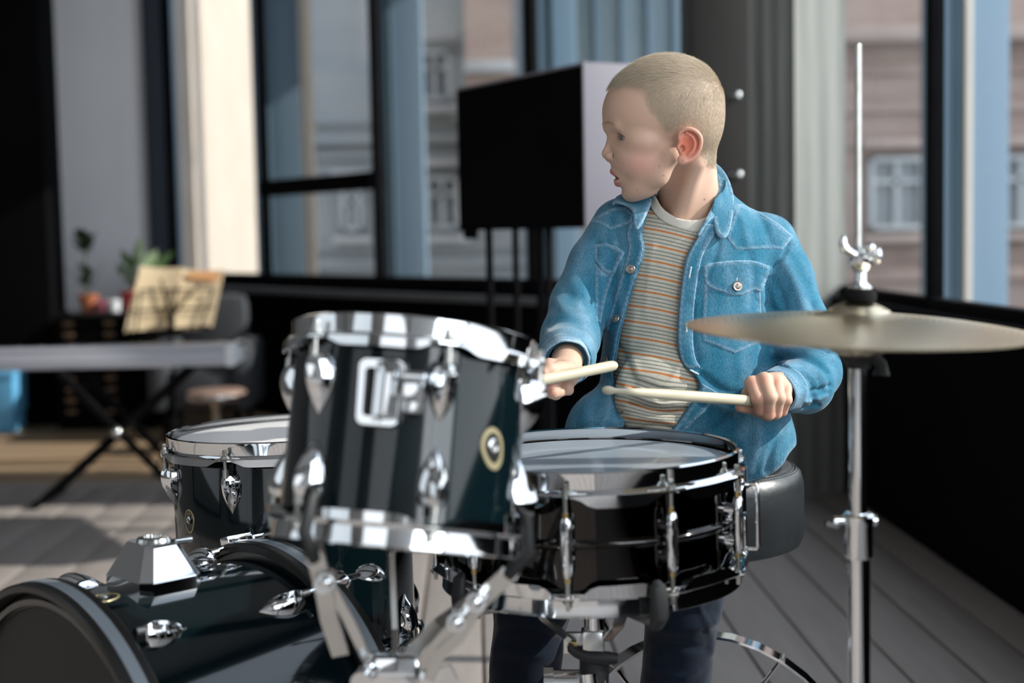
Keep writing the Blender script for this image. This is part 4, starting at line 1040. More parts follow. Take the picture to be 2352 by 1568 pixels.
up_ = cym(1); th_ = .0011
closed = up_ + [(r, z - th_) for r, z in reversed(up_)]
MC = frame(rc_, axc, (hc[0], hc[1], hc[2] - .004))
o = MB().lathe(closed, 192, closed=True).build('hi_hat_cymbal', 'cymbal'); o.matrix_world = MC
tag(o, 'upper bronze hi-hat cymbal, bell up, under the black felt', 'cymbal', 'pair of hi-hat cymbals')
o = MB().lathe([(r, -z - .0006) for r, z in closed], 192, closed=True).build('hi_hat_cymbal', 'cymbal'); o.matrix_world = MC @ Matrix.Translation((0, 0, -.0010))
tag(o, 'lower bronze hi-hat cymbal, upside down below the upper one', 'cymbal', 'pair of hi-hat cymbals')
def zl(py): return (zz(py) - hc[2] + .004)
cu = thing('hi_hat_clutch', 'chrome hi-hat clutch with wing screws and black felt above the cymbals', 'clutch', M4=MC)
MB().lathe([(.004, zl(692)), (.0160, zl(691)), (.0172, zl(686)), (.0172, zl(670)), (.0155, zl(664)), (.004, zl(663))], 32, closed=True).build('felt_washer', 'felt', cu)
MB().lathe([(.0038, zl(663)), (.0125, zl(663)), (.0130, zl(659)), (.0095, zl(652)), (.0062, zl(645)), (.0058, zl(625)), (.0075, zl(621)), (.0100, zl(613)), (.0122, zl(600)), (.0120, zl(588)), (.0085, zl(580)), (.0082, zl(566)), (.0038, zl(565))], 28, closed=True).build('clutch_body', 'chrome', cu)
MB().tube([(-.004, -.004, zl(588)), (-.016, -.008, zl(572)), (-.0195, -.009, zl(556))], [.005, .004, .0026], 12).sphere((-.019, -.009, zl(560)), (.004, .003, .009), 10, 8).build('wing_screw', 'chrome', cu)
MB().tube([(.004, -.006, zl(585)), (.015, -.009, zl(580))], .0048, 12).sphere((.0170, -.010, zl(584)), (.0035, .003, .0085), 10, 8).sphere((.008, -.010, zl(566)), (.006, .004, .0045), 10, 8).build('wing_screw', 'chrome', cu)

# --- drum throne
tcx, tcy = P(1588, 1085, 2.22)[:2]; Rth = .172; zt_ = .965 - (1085 - 532) / FPX * 2.2; 
tr = thing('drum_throne', 'black round leather drum throne with arched chrome legs under the boy', 'stool', (tcx, tcy, 0), world=True)
zb_ = zt_ - .128
T = Matrix.Translation((tcx, tcy, 0))
MB().lathe([(0, zt_), (Rth * .82, zt_ - .001), (Rth * .90, zt_ - .005), (Rth * .915, zt_ - .0075), (Rth * .935, zt_ - .007), (Rth * .975, zt_ - .014), (Rth, zt_ - .030), (Rth * 1.004, zt_ - .06), (Rth, zb_ + .018), (Rth * .97, zb_ + .005), (Rth * .9, zb_), (0, zb_)], 128, M4=T).build('seat', 'leather', tr)
MB().lathe([(Rth * .905 + .0014 * math.cos(w), zt_ - .0052 + .0014 * math.sin(w)) for w in np.linspace(0, 6.283, 9)[:-1]], 128, closed=True, M4=T).build('piping', 'leather', tr)
m = MB()
for k in range(150):
    a = k * 2 * math.pi / 150; c = np.array((tcx + Rth * .945 * math.cos(a), tcy + Rth * .945 * math.sin(a), zt_ - .0088)); t = np.array((-math.sin(a), math.cos(a), 0)) * .0022
    m.tube([c - t, c + t], .0006, 5)
tag(m.build('stitching', 'felt', tr), kind='stuff')
MB().tube([(tcx, tcy, zb_), (tcx, tcy, .10)], .014, 18).build('pole', 'chrome', tr)
MB().tube([(tcx, tcy, zb_), (tcx, tcy, zb_ - .03)], [.05, .025], 18).build('seat_plate', 'steel', tr)
# arched straps: hub ring at the top of the arch, legs curving down to the floor
ah = P(1560, 1462, 2.22); ah[0], ah[1] = tcx, tcy
for (dx, dy) in ((1, -.30), (-1, -.34), (.05, 1)):
    L_ = math.hypot(dx, dy); dx /= L_; dy /= L_; pts = []
    for k in range(11):
        t = k / 10; rad_ = .02 + .26 * math.sin(t * math.pi / 2) ** 1.0; z = ah[2] - (ah[2] - .012) * (1 - math.cos(t * math.pi / 2)) ** 1.0
        pts.append((tcx + dx * rad_, tcy + dy * rad_, z))
    l_ = MB().bar(pts, .032, .004, (0, 0, 1)).build('leg', 'chrome', tr)
    MB().box((pts[-1][0], pts[-1][1], .009), (.03, .03, .018), bev=.004).build('rubber_foot', 'rubber', l_)
    q = np.array(pts[3]); MB().tube([q + (0, 0, .0), (tcx + dx * .075, tcy + dy * .075, .20), (tcx + dx * .02, tcy + dy * .02, .13)], .003, 8).build('brace', 'chrome', tr)
    MB().tube([q - np.array((dy, -dx, 0)) * .014, q + np.array((dy, -dx, 0)) * .014], .0055, 12).build('rivet', 'steel', l_)
MB().tube([(tcx, tcy, ah[2] + .012), (tcx, tcy, ah[2] - .02)], .022, 20).build('hub', 'chrome', tr)
# ================================================================== implicit-surface modelling (camera frame: x right, y up, z depth; metres)
def smin(a, b, k):
    h = np.maximum(k - np.abs(a - b), 0) / k
    return np.minimum(a, b) - h * h * k * .25
def smax(a, b, k): return -smin(-a, -b, k)
def s_sph(p, c, r):
    d = p - np.asarray(c, np.float32); return np.sqrt((d * d).sum(1)) - r
def s_ell(p, c, r, R=None):
    d = p - np.asarray(c, np.float32)
    if R is not None: d = d @ np.asarray(R, np.float32)
    r = np.asarray(r, np.float32); k0 = np.sqrt(((d / r) ** 2).sum(1)); k1 = np.sqrt(((d / (r * r)) ** 2).sum(1)) + 1e-9
    return k0 * (k0 - 1) / k1
def s_cap(p, a, b, ra, rb):
    a = np.asarray(a, np.float32); b = np.asarray(b, np.float32); ab = b - a; pa = p - a
    t = np.clip(pa @ ab / (ab @ ab + 1e-12), 0, 1); d = pa - t[:, None] * ab
    return np.sqrt((d * d).sum(1)) - (ra + (rb - ra) * t)
def s_chain(p, pts, rs, k=0):
    o = None
    for i in range(len(pts) - 1):
        d = s_cap(p, pts[i], pts[i + 1], rs[i], rs[i + 1]); o = d if o is None else (smin(o, d, k) if k else np.minimum(o, d))
    return o
def surface(f, lo, hi, h, B=20):
    lo = np.array(lo, float); hi = np.array(hi, float); nb = np.ceil((hi - lo) / (h * B)).astype(int)
    gi = np.stack(np.meshgrid(*[np.arange(n) for n in nb], indexing='ij'), -1).reshape(-1, 3)
    cen = (lo + (gi + .5) * h * B).astype(np.float32); keep = np.abs(f(cen)) < h * B * .87 * 1.25 + .002; gi = gi[keep]
    ax = np.arange(B + 1); G = np.stack(np.meshgrid(ax, ax, ax, indexing='ij'), -1).reshape(-1, 3)
    NX, NY, NZ = (nb * B + 2)
    ids = []; pos = []; quads = []
    cor = [(x, y, z) for x in (0, 1) for y in (0, 1) for z in (0, 1)]
    edges = [(a, b) for a in range(8) for b in range(a + 1, 8) if sum(abs(cor[a][i] - cor[b][i]) for i in range(3)) == 1]
    CH = max(1, int(300000 / len(G)))
    for s0 in range(0, len(gi), CH):
        g = gi[s0:s0 + CH]
        pts = ((g[:, None, :] * B + G[None]) * h + lo).reshape(-1, 3).astype(np.float32)
        vals = f(pts).reshape(len(g), B + 1, B + 1, B + 1)
        for bi in range(len(g)):
            v = vals[bi]; s = v < 0
            if s.all() or not s.any(): continue
            base = g[bi] * B
            c8 = [v[x:x + B, y:y + B, z:z + B] for x, y, z in cor]; s8 = [c < 0 for c in c8]
            cnt = sum(q.astype(np.int8) for q in s8); m = (cnt > 0) & (cnt < 8)
            ii = np.argwhere(m)
            if len(ii):
                acc = np.zeros((len(ii), 3)); n = np.zeros(len(ii)); cv = [c[m] for c in c8]; cs = [q[m] for q in s8]
                for a, b in edges:
                    x = cs[a] != cs[b]; t = np.where(x, cv[a] / (cv[a] - cv[b] + 1e-20), 0)
                    pa = np.array(cor[a], float); pb = np.array(cor[b], float)
                    acc += np.where(x[:, None], pa + (pb - pa) * t[:, None], 0); n += x
                acc /= n[:, None]; gidx = ii + base
                ids.append((gidx[:, 0] * NY + gidx[:, 1]) * NZ + gidx[:, 2]); pos.append(lo + (gidx + acc) * h)
            for d in range(3):
                sl0 = v[:B, :B, :B] < 0; st = [slice(0, B)] * 3; st[d] = slice(1, B + 1); sl1 = v[tuple(st)] < 0
                x = np.argwhere(sl0 != sl1)
                if len(x) == 0: continue
                flip = sl0[x[:, 0], x[:, 1], x[:, 2]]; q = x + base; u, w = (d + 1) % 3, (d + 2) % 3
                q4 = []
                for (du, dw) in ((-1, -1), (0, -1), (0, 0), (-1, 0)):
                    r = q.copy(); r[:, u] += du; r[:, w] += dw; q4.append((r[:, 0] * NY + r[:, 1]) * NZ + r[:, 2])
                q4 = np.stack(q4, 1); q4[~flip] = q4[~flip][:, ::-1]; quads.append(q4)
    ids = np.concatenate(ids); pos = np.concatenate(pos); quads = np.concatenate(quads)
    o = np.argsort(ids); ids = ids[o]; pos = pos[o]
    k = np.searchsorted(ids, quads); k = np.clip(k, 0, len(ids) - 1); ok = (ids[k] == quads).all(1)
    return pos, k[ok]
def relax(V, F, n=1, lam=.5):
    E = np.concatenate([F[:, [0, 1]], F[:, [1, 2]], F[:, [2, 3]], F[:, [3, 0]]])
    for _ in range(n):
        acc = np.zeros_like(V); c = np.zeros(len(V))
        for a, b in ((0, 1), (1, 0)):
            np.add.at(acc, E[:, a], V[E[:, b]]); np.add.at(c, E[:, a], 1)
        V = V + lam * (acc / np.maximum(c, 1)[:, None] - V)
    return V
def vnormals(V, F):
    n = np.cross(V[F[:, 2]] - V[F[:, 0]], V[F[:, 3]] - V[F[:, 1]]); N = np.zeros_like(V)
    for i in range(4): np.add.at(N, F[:, i], n)
    return N / (np.linalg.norm(N, axis=1)[:, None] + 1e-12)
def np_mesh(name, V, F, m, parent=None, color=None, world=True, extra=None):
    me = bpy.data.meshes.new(name); W_ = c2w(V) if world else V
    me.vertices.add(len(V)); me.vertices.foreach_set('co', W_.astype(np.float32).ravel())
    k = F.shape[1]
    me.loops.add(len(F) * k); me.loops.foreach_set('vertex_index', F.astype(np.int32).ravel())
    me.polygons.add(len(F)); me.polygons.foreach_set('loop_start', np.arange(0, len(F) * k, k, dtype=np.int32)); me.polygons.foreach_set('loop_total', np.full(len(F), k, np.int32))
    me.polygons.foreach_set('use_smooth', np.ones(len(F), bool)); me.update(calc_edges=True); me.validate()
    if color is not None:
        a = me.color_attributes.new('tone', 'FLOAT_COLOR', 'POINT'); a.data.foreach_set('color', np.concatenate([color, np.ones((len(V), 1))], 1).astype(np.float32).ravel())
    if extra:
        for nm, val in extra.items():
            a = me.attributes.new(nm, 'FLOAT', 'POINT'); a.data.foreach_set('value', val.astype(np.float32))
    return link(name, me, m, parent)
def cpx(V): return np.stack([1176 + V[:, 0] / V[:, 2] * FPX, 784 - V[:, 1] / V[:, 2] * FPX], 1)
def poly_dist(p, poly, closed=True):
    """distance of 2-D points to a polyline; with closed also the signed inside (negative)"""
    poly = np.asarray(poly, float); A = poly if closed else poly[:-1]; B = np.roll(poly, -1, 0) if closed else poly[1:]
    p = np.asarray(p, float); out = np.empty(len(p)); AB = B - A; L2 = (AB * AB).sum(1) + 1e-12; step = max(1, 400000 // len(A))
    dy = B[:, 1] - A[:, 1]; dy = np.where(np.abs(dy) < 1e-12, 1e-12, dy)
    for s in range(0, len(p), step):
        q = p[s:s + step]; x = q[:, None, 0] - A[None, :, 0]; y = q[:, None, 1] - A[None, :, 1]
        t = (x * AB[:, 0] + y * AB[:, 1]) / L2; t = np.minimum(np.maximum(t, 0), 1)
        dd = np.sqrt(((x - t * AB[:, 0]) ** 2 + (y - t * AB[:, 1]) ** 2).min(1))
        if closed:
            c = (A[:, 1] > q[:, None, 1]) != (B[:, 1] > q[:, None, 1]); xx = y * AB[:, 0] / dy
            ins = ((c & (x < xx)).sum(1) % 2).astype(bool); dd = np.where(ins, -dd, dd)
        out[s:s + step] = dd
    return out
def smooth_poly(pts, n=2, closed=True):
    p = np.asarray(pts, float)
    for _ in range(n):
        if closed: q = np.roll(p, -1, 0); p = np.stack([p * .75 + q * .25, p * .25 + q * .75], 1).reshape(-1, 2)
        else: a = p[:-1]; b = p[1:]; m = np.stack([a * .75 + b * .25, a * .25 + b * .75], 1).reshape(-1, 2); p = np.concatenate([p[:1], m, p[-1:]])
    return p
# ================================================================== the boy
HD = 2.05; HO = C3(1535, 275, HD); cy_, sy_ = math.cos(math.radians(3.6)), math.sin(math.radians(3.6))
HF = np.array((-cy_, 0, -sy_)); HU = np.array((0, 1., 0)); HL = np.array((sy_, 0, -cy_)); rl_ = math.radians(7.6)
HU, HL = HU * math.cos(rl_) + HL * math.sin(rl_), HL * math.cos(rl_) - HU * math.sin(rl_)
def hl(a, b, c): return HO + (HF * a + HU * b + HL * c) / 1000      # head-local mm -> camera frame
HR = np.stack([HF, HU, HL], 1)
def tohead(p): return ((p - HO.astype(p.dtype)) @ HR.astype(p.dtype)) * 1000
def sym(fn):
    return np.minimum(fn(1), fn(-1))
def f_head_local(q):      # q in mm: a forward, b up, c left; returns mm
    S_ = lambda c, r: s_sph(q, c, r)
    E_ = lambda c, r: s_ell(q, c, r)
    qs = q.copy(); qs[:, 2] = np.abs(qs[:, 2])     # mirrored
    d = E_((2, 20, 0), (82, 71.5, 68))
    d = smin(d, E_((38, 8, 0), (57, 52, 55)), 20)
    d = smin(d, E_((-26, -14, 0), (50, 50, 53)), 20)
    d = smin(d, E_((38, -45, 0), (46.5, 60, 47)), 16)
    d = smin(d, s_ell(qs, (46, -56, 22), (28, 27, 26)), 14)
    d = smin(d, s_ell(qs, (42, -31, 38), (24, 16, 20)), 12)
    d = smin(d, s_cap(qs, (2, -52, 46), (18, -80, 36), 12, 10), 18)
    d = smin(d, s_cap(qs, (18, -80, 36), (46, -101, 12), 10, 12.5), 18)
    d = smin(d, E_((52, -106, 0), (12.5, 12, 15)), 9)
    d = smin(d, E_((36, -98, 0), (22, 12, 26)), 14)
    # brow
    d = smin(d, s_cap(qs, (85, -11, 6), (76, -10, 30), 7, 6.5), 10)
    # socket
    d = smax(d, -s_ell(qs, (89, -27, 30), (14.5, 10.5, 17)), 8)
    # nose
    d = smin(d, s_cap(q, (80, -24, 0), (87, -43, 0), 5.2, 5.8), 7)
    d = smin(d, S_((88.8, -49.5, 0), 7.0), 4)
    d = smin(d, s_ell(qs, (83.5, -53, 9), (8, 6.2, 6.0)), 4.5)
    d = smin(d, s_cap(q, (86, -57, 0), (80, -60, 0), 3.6, 4), 4)
    d = smax(d, -s_ell(qs, (87.5, -59.8, 4.8), (4.2, 3.6, 2.5)), 1.4)
    d = smax(d, -s_cap(qs, (80, -50, 16.5), (78, -57, 15.5), 1.4, 1.4), 3.5)
    # muzzle and lips
    d = smin(d, E_((62, -79, 0), (18.6, 17.5, 23)), 8)
    d = smin(d, s_cap(qs, (79.7, -74.3, 2.5), (75.2, -78.5, 12), 3.7, 3.2), 2.6)
    d = smin(d, s_cap(qs, (75.5, -78.5, 12), (65.5, -84, 20), 3.2, 1.8), 2.4)
    d = smin(d, s_cap(qs, (71.8, -91.5, 0), (69.5, -90.8, 9), 4.9, 4.4), 2.6)
    d = smin(d, s_cap(qs, (69.5, -90.8, 9), (64, -85.5, 19), 4.4, 2.0), 2.4)
    d = smax(d, -s_cap(qs, (92, -79.2, 0), (55, -79.4, 0), 2.9, 2.9), 1.2) if False else d
    mouth = np.maximum(s_ell(qs, (74, -83.0, 0), (24, 4.4, 18)), 52 - q[:, 0])
    d = smax(d, -mouth, 1.0)
    d = smax(d, -s_cap(qs, (68, -100, 0), (66, -99.5, 9), 1.2, 1.2), 5)
    # philtrum
    d = smax(d, -s_cap(q, (86, -64, 0), (86.5, -69, 0), 1.2, 1.2), 2.5)
    # eyelids
    ex, ey, ez = 61.0, -26.5, 29.0
    lid = s_ell(qs, (ex, ey, ez), (13.3, 13.0, 13.6)); d = smin(d, lid, 2.2)
    hw_ = np.where(qs[:, 2] < ez, 9.5, 13.0); t = np.clip((qs[:, 2] - ez) / hw_, -1, 1); w = 1 - t * t
    yc = ey - .3 + 1.2 * (1 - np.abs(t)) - .8 * t
    op = np.abs(qs[:, 1] - yc) - (4.1 * np.sqrt(np.maximum(w, 0)) ** 1.1); op = np.where(np.abs(qs[:, 2] - ez) < hw_, op, 5.)
    rr = np.sqrt(((qs - np.array((ex, ey, ez), q.dtype)) ** 2).sum(1)); op = np.maximum(np.maximum(op, 57.5 - q[:, 0]), rr - 17)
    d = smax(d, -op, 1.0)
    # ear
    near = (np.abs(q[:, 0] + 17) < 34) & (np.abs(q[:, 1] + 36) < 40) & (np.abs(q[:, 2]) > 40)
    if near.any():
        d[near] = f_ear(d[near], qs[near], C_=C0)
    return d
def C0(qs, pts, rs):
    pts = np.array(pts, float); rs = np.array(rs, float)
    for _ in range(2):
        m1 = pts[:-1] * .75 + pts[1:] * .25; m2 = pts[:-1] * .25 + pts[1:] * .75; pts = np.concatenate([pts[:1], np.stack([m1, m2], 1).reshape(-1, 3), pts[-1:]])
        m1 = rs[:-1] * .75 + rs[1:] * .25; m2 = rs[:-1] * .25 + rs[1:] * .75; rs = np.concatenate([rs[:1], np.stack([m1, m2], 1).reshape(-1), rs[-1:]])
    return s_chain(qs, pts, rs)
def f_ear(d, qs, C_):
    C = lambda p_, r_: C_(qs, p_, r_)
    disc = s_ell(qs, (-17.5, -36, 67.5), (16, 22.5, 7.0)); d = smin(d, disc, 5)
    d = smin(d, C([(-13, -15, 69), (-24, -17, 70.5), (-31.5, -25, 71.5), (-32.5, -35, 71), (-30, -44, 70), (-24, -51, 69)], [2.6, 3, 3.2, 3.2, 3.0, 3.0]), 3)
    d = smax(d, -s_ell(qs, (-13.5, -37.5, 79.5), (10.5, 14.5, 9.5)), 2)
    helix = C([(-7, -36, 69), (-3, -27, 71), (-4, -19, 72.5), (-13, -13.2, 75), (-24, -15.5, 77), (-32.5, -24, 78), (-33.6, -34, 77.5), (-31, -44, 76), (-25.5, -52, 74.5), (-17, -58.5, 73.5), (-9, -60, 72.5)], [1.8, 2.3, 2.8, 3.1, 3.2, 3.1, 2.9, 2.7, 2.8, 3.4, 3.2])
    d = smin(d, helix, 2.2)
    d = smin(d, s_ell(qs, (-9.5, -56.5, 72), (8, 7.5, 4)), 3)
    anti = C([(-13, -20, 73.5), (-21.5, -24, 75), (-26, -33, 75.6), (-24, -43, 75.2), (-17, -50, 74.2)], [1.4, 2.0, 2.3, 2.4, 2.3]); d = smin(d, anti, 2.4)
    d = smin(d, s_ell(qs, (-3.2, -39.5, 72.5), (3.6, 5, 3.2)), 2.5)
    d = smax(d, -s_ell(qs, (-8.5, -41, 72), (4.2, 4.6, 8)), 1.6)
    d = smax(d, -s_cap(qs, (-9, -27.5, 77), (-14, -23.5, 78), 1.6, 2.2), 1.6)
    return d
NK0 = C3(1580, 372, 2.085); NK1 = C3(1583, 560, 2.15)
def f_head(p):
    q = tohead(p); d = f_head_local(q) / 1000
    d = smin(d, s_cap(p, NK0, NK1, .0405, .052), .022)
    d = smin(d, s_cap(p, C3(1602, 378, 2.035), C3(1556, 512, 2.085), .0075, .0075), .026)
    d = smin(d, s_ell(p, C3(1585, 600, 2.17), (.115, .045, .06)), .05)
    d = smin(d, s_cap(p, C3(1556, 522, 2.09), C3(1640, 512, 2.10), .008, .008), .02)
    return d
# body below the neck
TB = np.array([  # py, left px, right px, half depth, centre depth
    (440, 1500, 1650, .045, 2.13), (475, 1440, 1715, .062, 2.135), (510, 1402, 1765, .078, 2.14), (560, 1382, 1800, .092, 2.14), (620, 1378, 1798, .098, 2.14), (700, 1380, 1784, .100, 2.14),
    (800, 1386, 1782, .100, 2.135), (880, 1378, 1788, .102, 2.135), (940, 1352, 1800, .108, 2.14), (1000, 1322, 1812, .118, 2.15), (1060, 1312, 1808, .124, 2.16), (1130, 1325, 1790, .120, 2.17)])
TY = -(TB[:, 0] - 784) / FPX * TB[:, 4]; TXL = (TB[:, 1] - 1176) / FPX * TB[:, 4]; TXR = (TB[:, 2] - 1176) / FPX * TB[:, 4]
_o = np.argsort(TY); _ys = np.linspace(TY.min(), TY.max(), 300)
def _sm(a):
    v = np.interp(_ys, TY[_o], a[_o]); k = np.hanning(31); k /= k.sum(); return np.convolve(np.pad(v, 15, 'edge'), k, 'valid')
_cx, _wx, _wz, _cz = _sm((TXL + TXR) / 2), _sm((TXR - TXL) / 2), _sm(TB[:, 3]), _sm(TB[:, 4])
def f_torso(p, grow=0.):
    y = p[:, 1]; cx = np.interp(y, _ys, _cx); wx = np.interp(y, _ys, _wx) + grow; wz = np.interp(y, _ys, _wz) + grow; cz = np.interp(y, _ys, _cz)
    dx = (p[:, 0] - cx) / wx; dz = (p[:, 2] - cz) / wz
    r = (np.abs(dx) ** 2.3 + np.abs(dz) ** 2.3) ** (1 / 2.3)
    d = (r - 1) * np.minimum(wx, wz) * .95
    cap = np.maximum(y - (TY.max() + grow), TY.min() - grow - y)
    return smax(d, cap, .03)
ARM_R = [C3(1758, 560, 2.125), C3(1800, 640, 2.12), C3(1836, 750, 2.10), C3(1864, 852, 2.07), C3(1850, 884, 2.03), C3(1788, 897, 1.965)]
ARM_Rr = [.046, .043, .043, .042, .039, .032]
ARM_L = [C3(1432, 530, 2.13), C3(1372, 610, 2.13), C3(1333, 700, 2.11), C3(1310, 775, 2.06), C3(1302, 815, 2.0), C3(1299, 838, 1.94)]
ARM_Lr = [.050, .043, .044, .042, .039, .034]
LEG = {}
hipR = C3(1645, 1035, 2.24); hipL = C3(1490, 1035, 2.24)
kneeR = C3(1570, 1378, 1.97); kneeL = C3(1222, 1384, 1.97)
ankR = C3(1518, 1830, 2.04); ankL = C3(1165, 1830, 2.04)
def clearance_floor(c):   # bring an ankle down to the floor
    w = c2w(c); w[2] = .085; q = w - CAM; return np.array((q @ RT, q @ UP, q @ FW))
ankR = clearance_floor(ankR); ankL = clearance_floor(ankL)
def f_legs(p, g=0.):
    o = None
    for h, k, a in ((hipR, kneeR, ankR), (hipL, kneeL, ankL)):
        m = (np.array(k) * .55 + np.array(a) * .45)
        d = smin(s_cap(p, h, k, .064 + g, .050 + g), s_chain(p, [k, m, a], [.050 + g, .049 + g, .042 + g]), .02)
        o = d if o is None else smin(o, d, .02)
    return smin(o, s_ell(p, C3(1565, 1035, 2.20), (.120 + g, .065 + g, .10 + g)), .04)
# ---- hands
def hand_right(p):       # boy's left hand, on the right of the picture: back of the fist to the camera
    H = lambda x, y, D: C3(x, y, D)
    d = s_chain(p, [H(1808, 880, 1.985), H(1790, 886, 1.962), H(1768, 892, 1.950)], [.0215, .0215, .018])
    d = smin(d, s_ell(p, H(1768, 886, 1.948), (.029, .0155, .014), None), .010)
    kn = [(H(1727, 880, 1.932), H(1741, 916, 1.912), H(1746, 941, 1.922), H(1740, 946, 1.944), .0092),
          (H(1755, 872, 1.930), H(1768, 912, 1.908), H(1765, 951, 1.920), H(1752, 950, 1.946), .0096),
          (H(1783, 878, 1.934), H(1789, 914, 1.914), H(1782, 949, 1.926), H(1770, 950, 1.950), .0090),
          (H(1804, 892, 1.942), H(1806, 918, 1.926), H(1796, 944, 1.938), H(1788, 944, 1.956), .0080)]
    F = None
    for a, b, c, e, r in kn:
        f = smin(s_cap(p, a, b, r * 1.04, r * .97), s_cap(p, b, c, r * .97, r * .90), .003); f = smin(f, s_cap(p, c, e, r * .90, r * .82), .003)
        d = smin(d, s_cap(p, H(1788, 886, 1.958), a, .013, r * 1.0), .007)
        F = f if F is None else smin(F, f, .0022)
    d = smin(d, F, .0050)
    th = s_chain(p, [H(1772, 915, 1.972), H(1742, 930, 1.956), H(1718, 935, 1.938), H(1700, 935, 1.928)], [.0115, .0098, .0088, .0070], .003)
    d = smin(d, th, .006)
    d = smin(d, s_cap(p, H(1735, 884, 1.940), H(1716, 902, 1.946), .0085, .008), .008)
    return smin(d, s_cap(p, H(1806, 878, 1.985), H(1850, 882, 2.03), .0215, .023), .012)
def hand_left(p):        # boy's right hand, left in the picture
    H = lambda x, y, D: C3(x, y, D)
    d = s_chain(p, [H(1303, 826, 1.955), H(1300, 844, 1.925), H(1290, 862, 1.900)], [.020, .0220, .020])
    d = smin(d, s_ell(p, H(1288, 858, 1.895), (.024, .020, .018)), .010)
    F = None
    for a, b, c, e, r in ((H(1262, 838, 1.890), H(1252, 862, 1.862), H(1262, 884, 1.848), H(1274, 890, 1.856), .0092),
                          (H(1268, 856, 1.885), H(1256, 880, 1.856), H(1268, 900, 1.852), H(1284, 900, 1.866), .0092),
                          (H(1276, 872, 1.886), H(1266, 893, 1.866), H(1276, 904, 1.872), H(1290, 898, 1.888), .0086)):
        f = smin(s_cap(p, a, b, r * 1.04, r * .97), s_cap(p, b, c, r * .97, r * .90), .003); f = smin(f, s_cap(p, c, e, r * .90, r * .82), .003)
        F = f if F is None else smin(F, f, .002)
    d = smin(d, F, .005)
    d = smin(d, s_chain(p, [H(1292, 876, 1.890), H(1298, 892, 1.886), H(1306, 896, 1.892)], [.009, .008, .007]), .004)
    th = s_chain(p, [H(1302, 850, 1.885), H(1284, 848, 1.862), H(1262, 850, 1.842), H(1250, 856, 1.836)], [.0125, .0105, .0090, .0072], .003)
    d = smin(d, th, .006)
    return smin(d, s_cap(p, H(1304, 822, 1.965), H(1304, 812, 2.01), .020, .017), .012)
def f_core(p):
    d = f_torso(p, -.022)
    d = smin(d, s_chain(p, ARM_R, [r * .5 for r in ARM_Rr]), .02); d = smin(d, s_chain(p, ARM_L, [r * .5 for r in ARM_Lr]), .02)
    d = smin(d, s_cap(p, C3(1583, 500, 2.14), C3(1583, 600, 2.15), .045, .05), .03)
    d = smin(d, f_legs(p, -.010), .03)
    for a in (ankR, ankL): d = smin(d, s_cap(p, a - UPV * .045, a - UPV * .045 + TOE * .13, .036, .03), .03)
    return d
UPV = np.array([(np.array((0, 0, 1.)) @ RT), (np.array((0, 0, 1.)) @ UP), (np.array((0, 0, 1.)) @ FW)]); TOE = np.array((-.15, .08, -.98)); TOE -= UPV * (TOE @ UPV); TOE /= np.linalg.norm(TOE)

parts = []
hV, hF = surface(f_head, C3(1385, 560, 2.05) - (.14, .01, .13), C3(1700, 100, 2.05) + (.08, .02, .15), .00135)
keep = None
parts.append(('head', hV, hF))
rV, rF = surface(hand_right, C3(1760, 910, 1.95) - (.05, .04, .06), C3(1800, 890, 1.97) + (.06, .035, .07), .0011)
lV, lF = surface(hand_left, C3(1285, 860, 1.9) - (.045, .045, .09), C3(1285, 830, 1.94) + (.04, .05, .07), .0011)
parts.append(('r', rV, rF)); parts.append(('l', lV, lF))
fl_y = None
cV, cF = surface(f_core, (-.15, -1.15, 1.70), (.50, .22, 2.40), .0075, B=12)
parts.append(('c', cV, cF))
def blob(q, c, r): return np.exp(-(((q - np.array(c)) / np.array(r)) ** 2).sum(1))
SK = np.array((.62, .405, .30))
def mixc(col, c, w): w = np.clip(w, 0, 1)[:, None]; return col * (1 - w) + np.array(c) * w
q = tohead(hV); qs = q.copy(); qs[:, 2] = np.abs(qs[:, 2])
col = np.tile(SK, (len(hV), 1))
col = mixc(col, (.66, .30, .25), .60 * blob(qs, (46, -62, 45), (24, 19, 22)))
col = mixc(col, (.74, .25, .17), .75 * blob(qs, (-20, -36, 76), (18, 26, 9)))
col = mixc(col, (.78, .17, .09), .85 * blob(qs, (-13, -36, 74), (12, 16, 8)))  # ear redness, with the glow of sun shining through put into the colour
col = mixc(col, (.62, .31, .25), .35 * blob(q, (92, -50, 0), (8, 8, 9)))
lipU = np.clip(2.2 - (s_chain(qs, [(81, -75.2, 1), (75.8, -78.6, 12), (65.5, -84, 20)], [3.1, 2.7, 1.6])) / 1.0, 0, 1)
lipL = np.clip(2.5 - (s_chain(qs, [(71.8, -91.5, 0), (69.5, -90.8, 9), (64, -85.5, 19)], [4.2, 3.7, 2.0])) / 1.0, 0, 1)
inm = np.clip(-s_ell(qs, (74, -83.0, 0), (26, 4.9, 19)) / .8, 0, 1) * (q[:, 0] < 73)
lipcol = np.maximum(lipU * (q[:, 1] > -86), lipL * (q[:, 1] < -82))
col = mixc(col, (.50, .17, .15), .85 * lipcol)
col = mixc(col, (.09, .02, .02), inm * (q[:, 0] < 69))
col = mixc(col, (.42, .26, .18), .55 * np.exp(-(s_chain(qs, [(88, -10, 12), (84, -7, 24), (74, -11, 38)], [.6, 1.2, .6]) / 2.2) ** 2))
col = mixc(col, (.40, .22, .18), .45 * np.exp(-(s_ell(qs, (72, -27, 29), (6, 4.6, 14)) / 1.2) ** 2))
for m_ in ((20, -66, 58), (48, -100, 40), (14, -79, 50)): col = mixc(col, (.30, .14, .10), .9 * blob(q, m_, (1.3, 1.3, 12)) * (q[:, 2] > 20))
col = mixc(col, (.25, .12, .09), .9 * blob(q, (-9, -58, 76), (1.3, 1.3, 8)) * (q[:, 2] > 60))
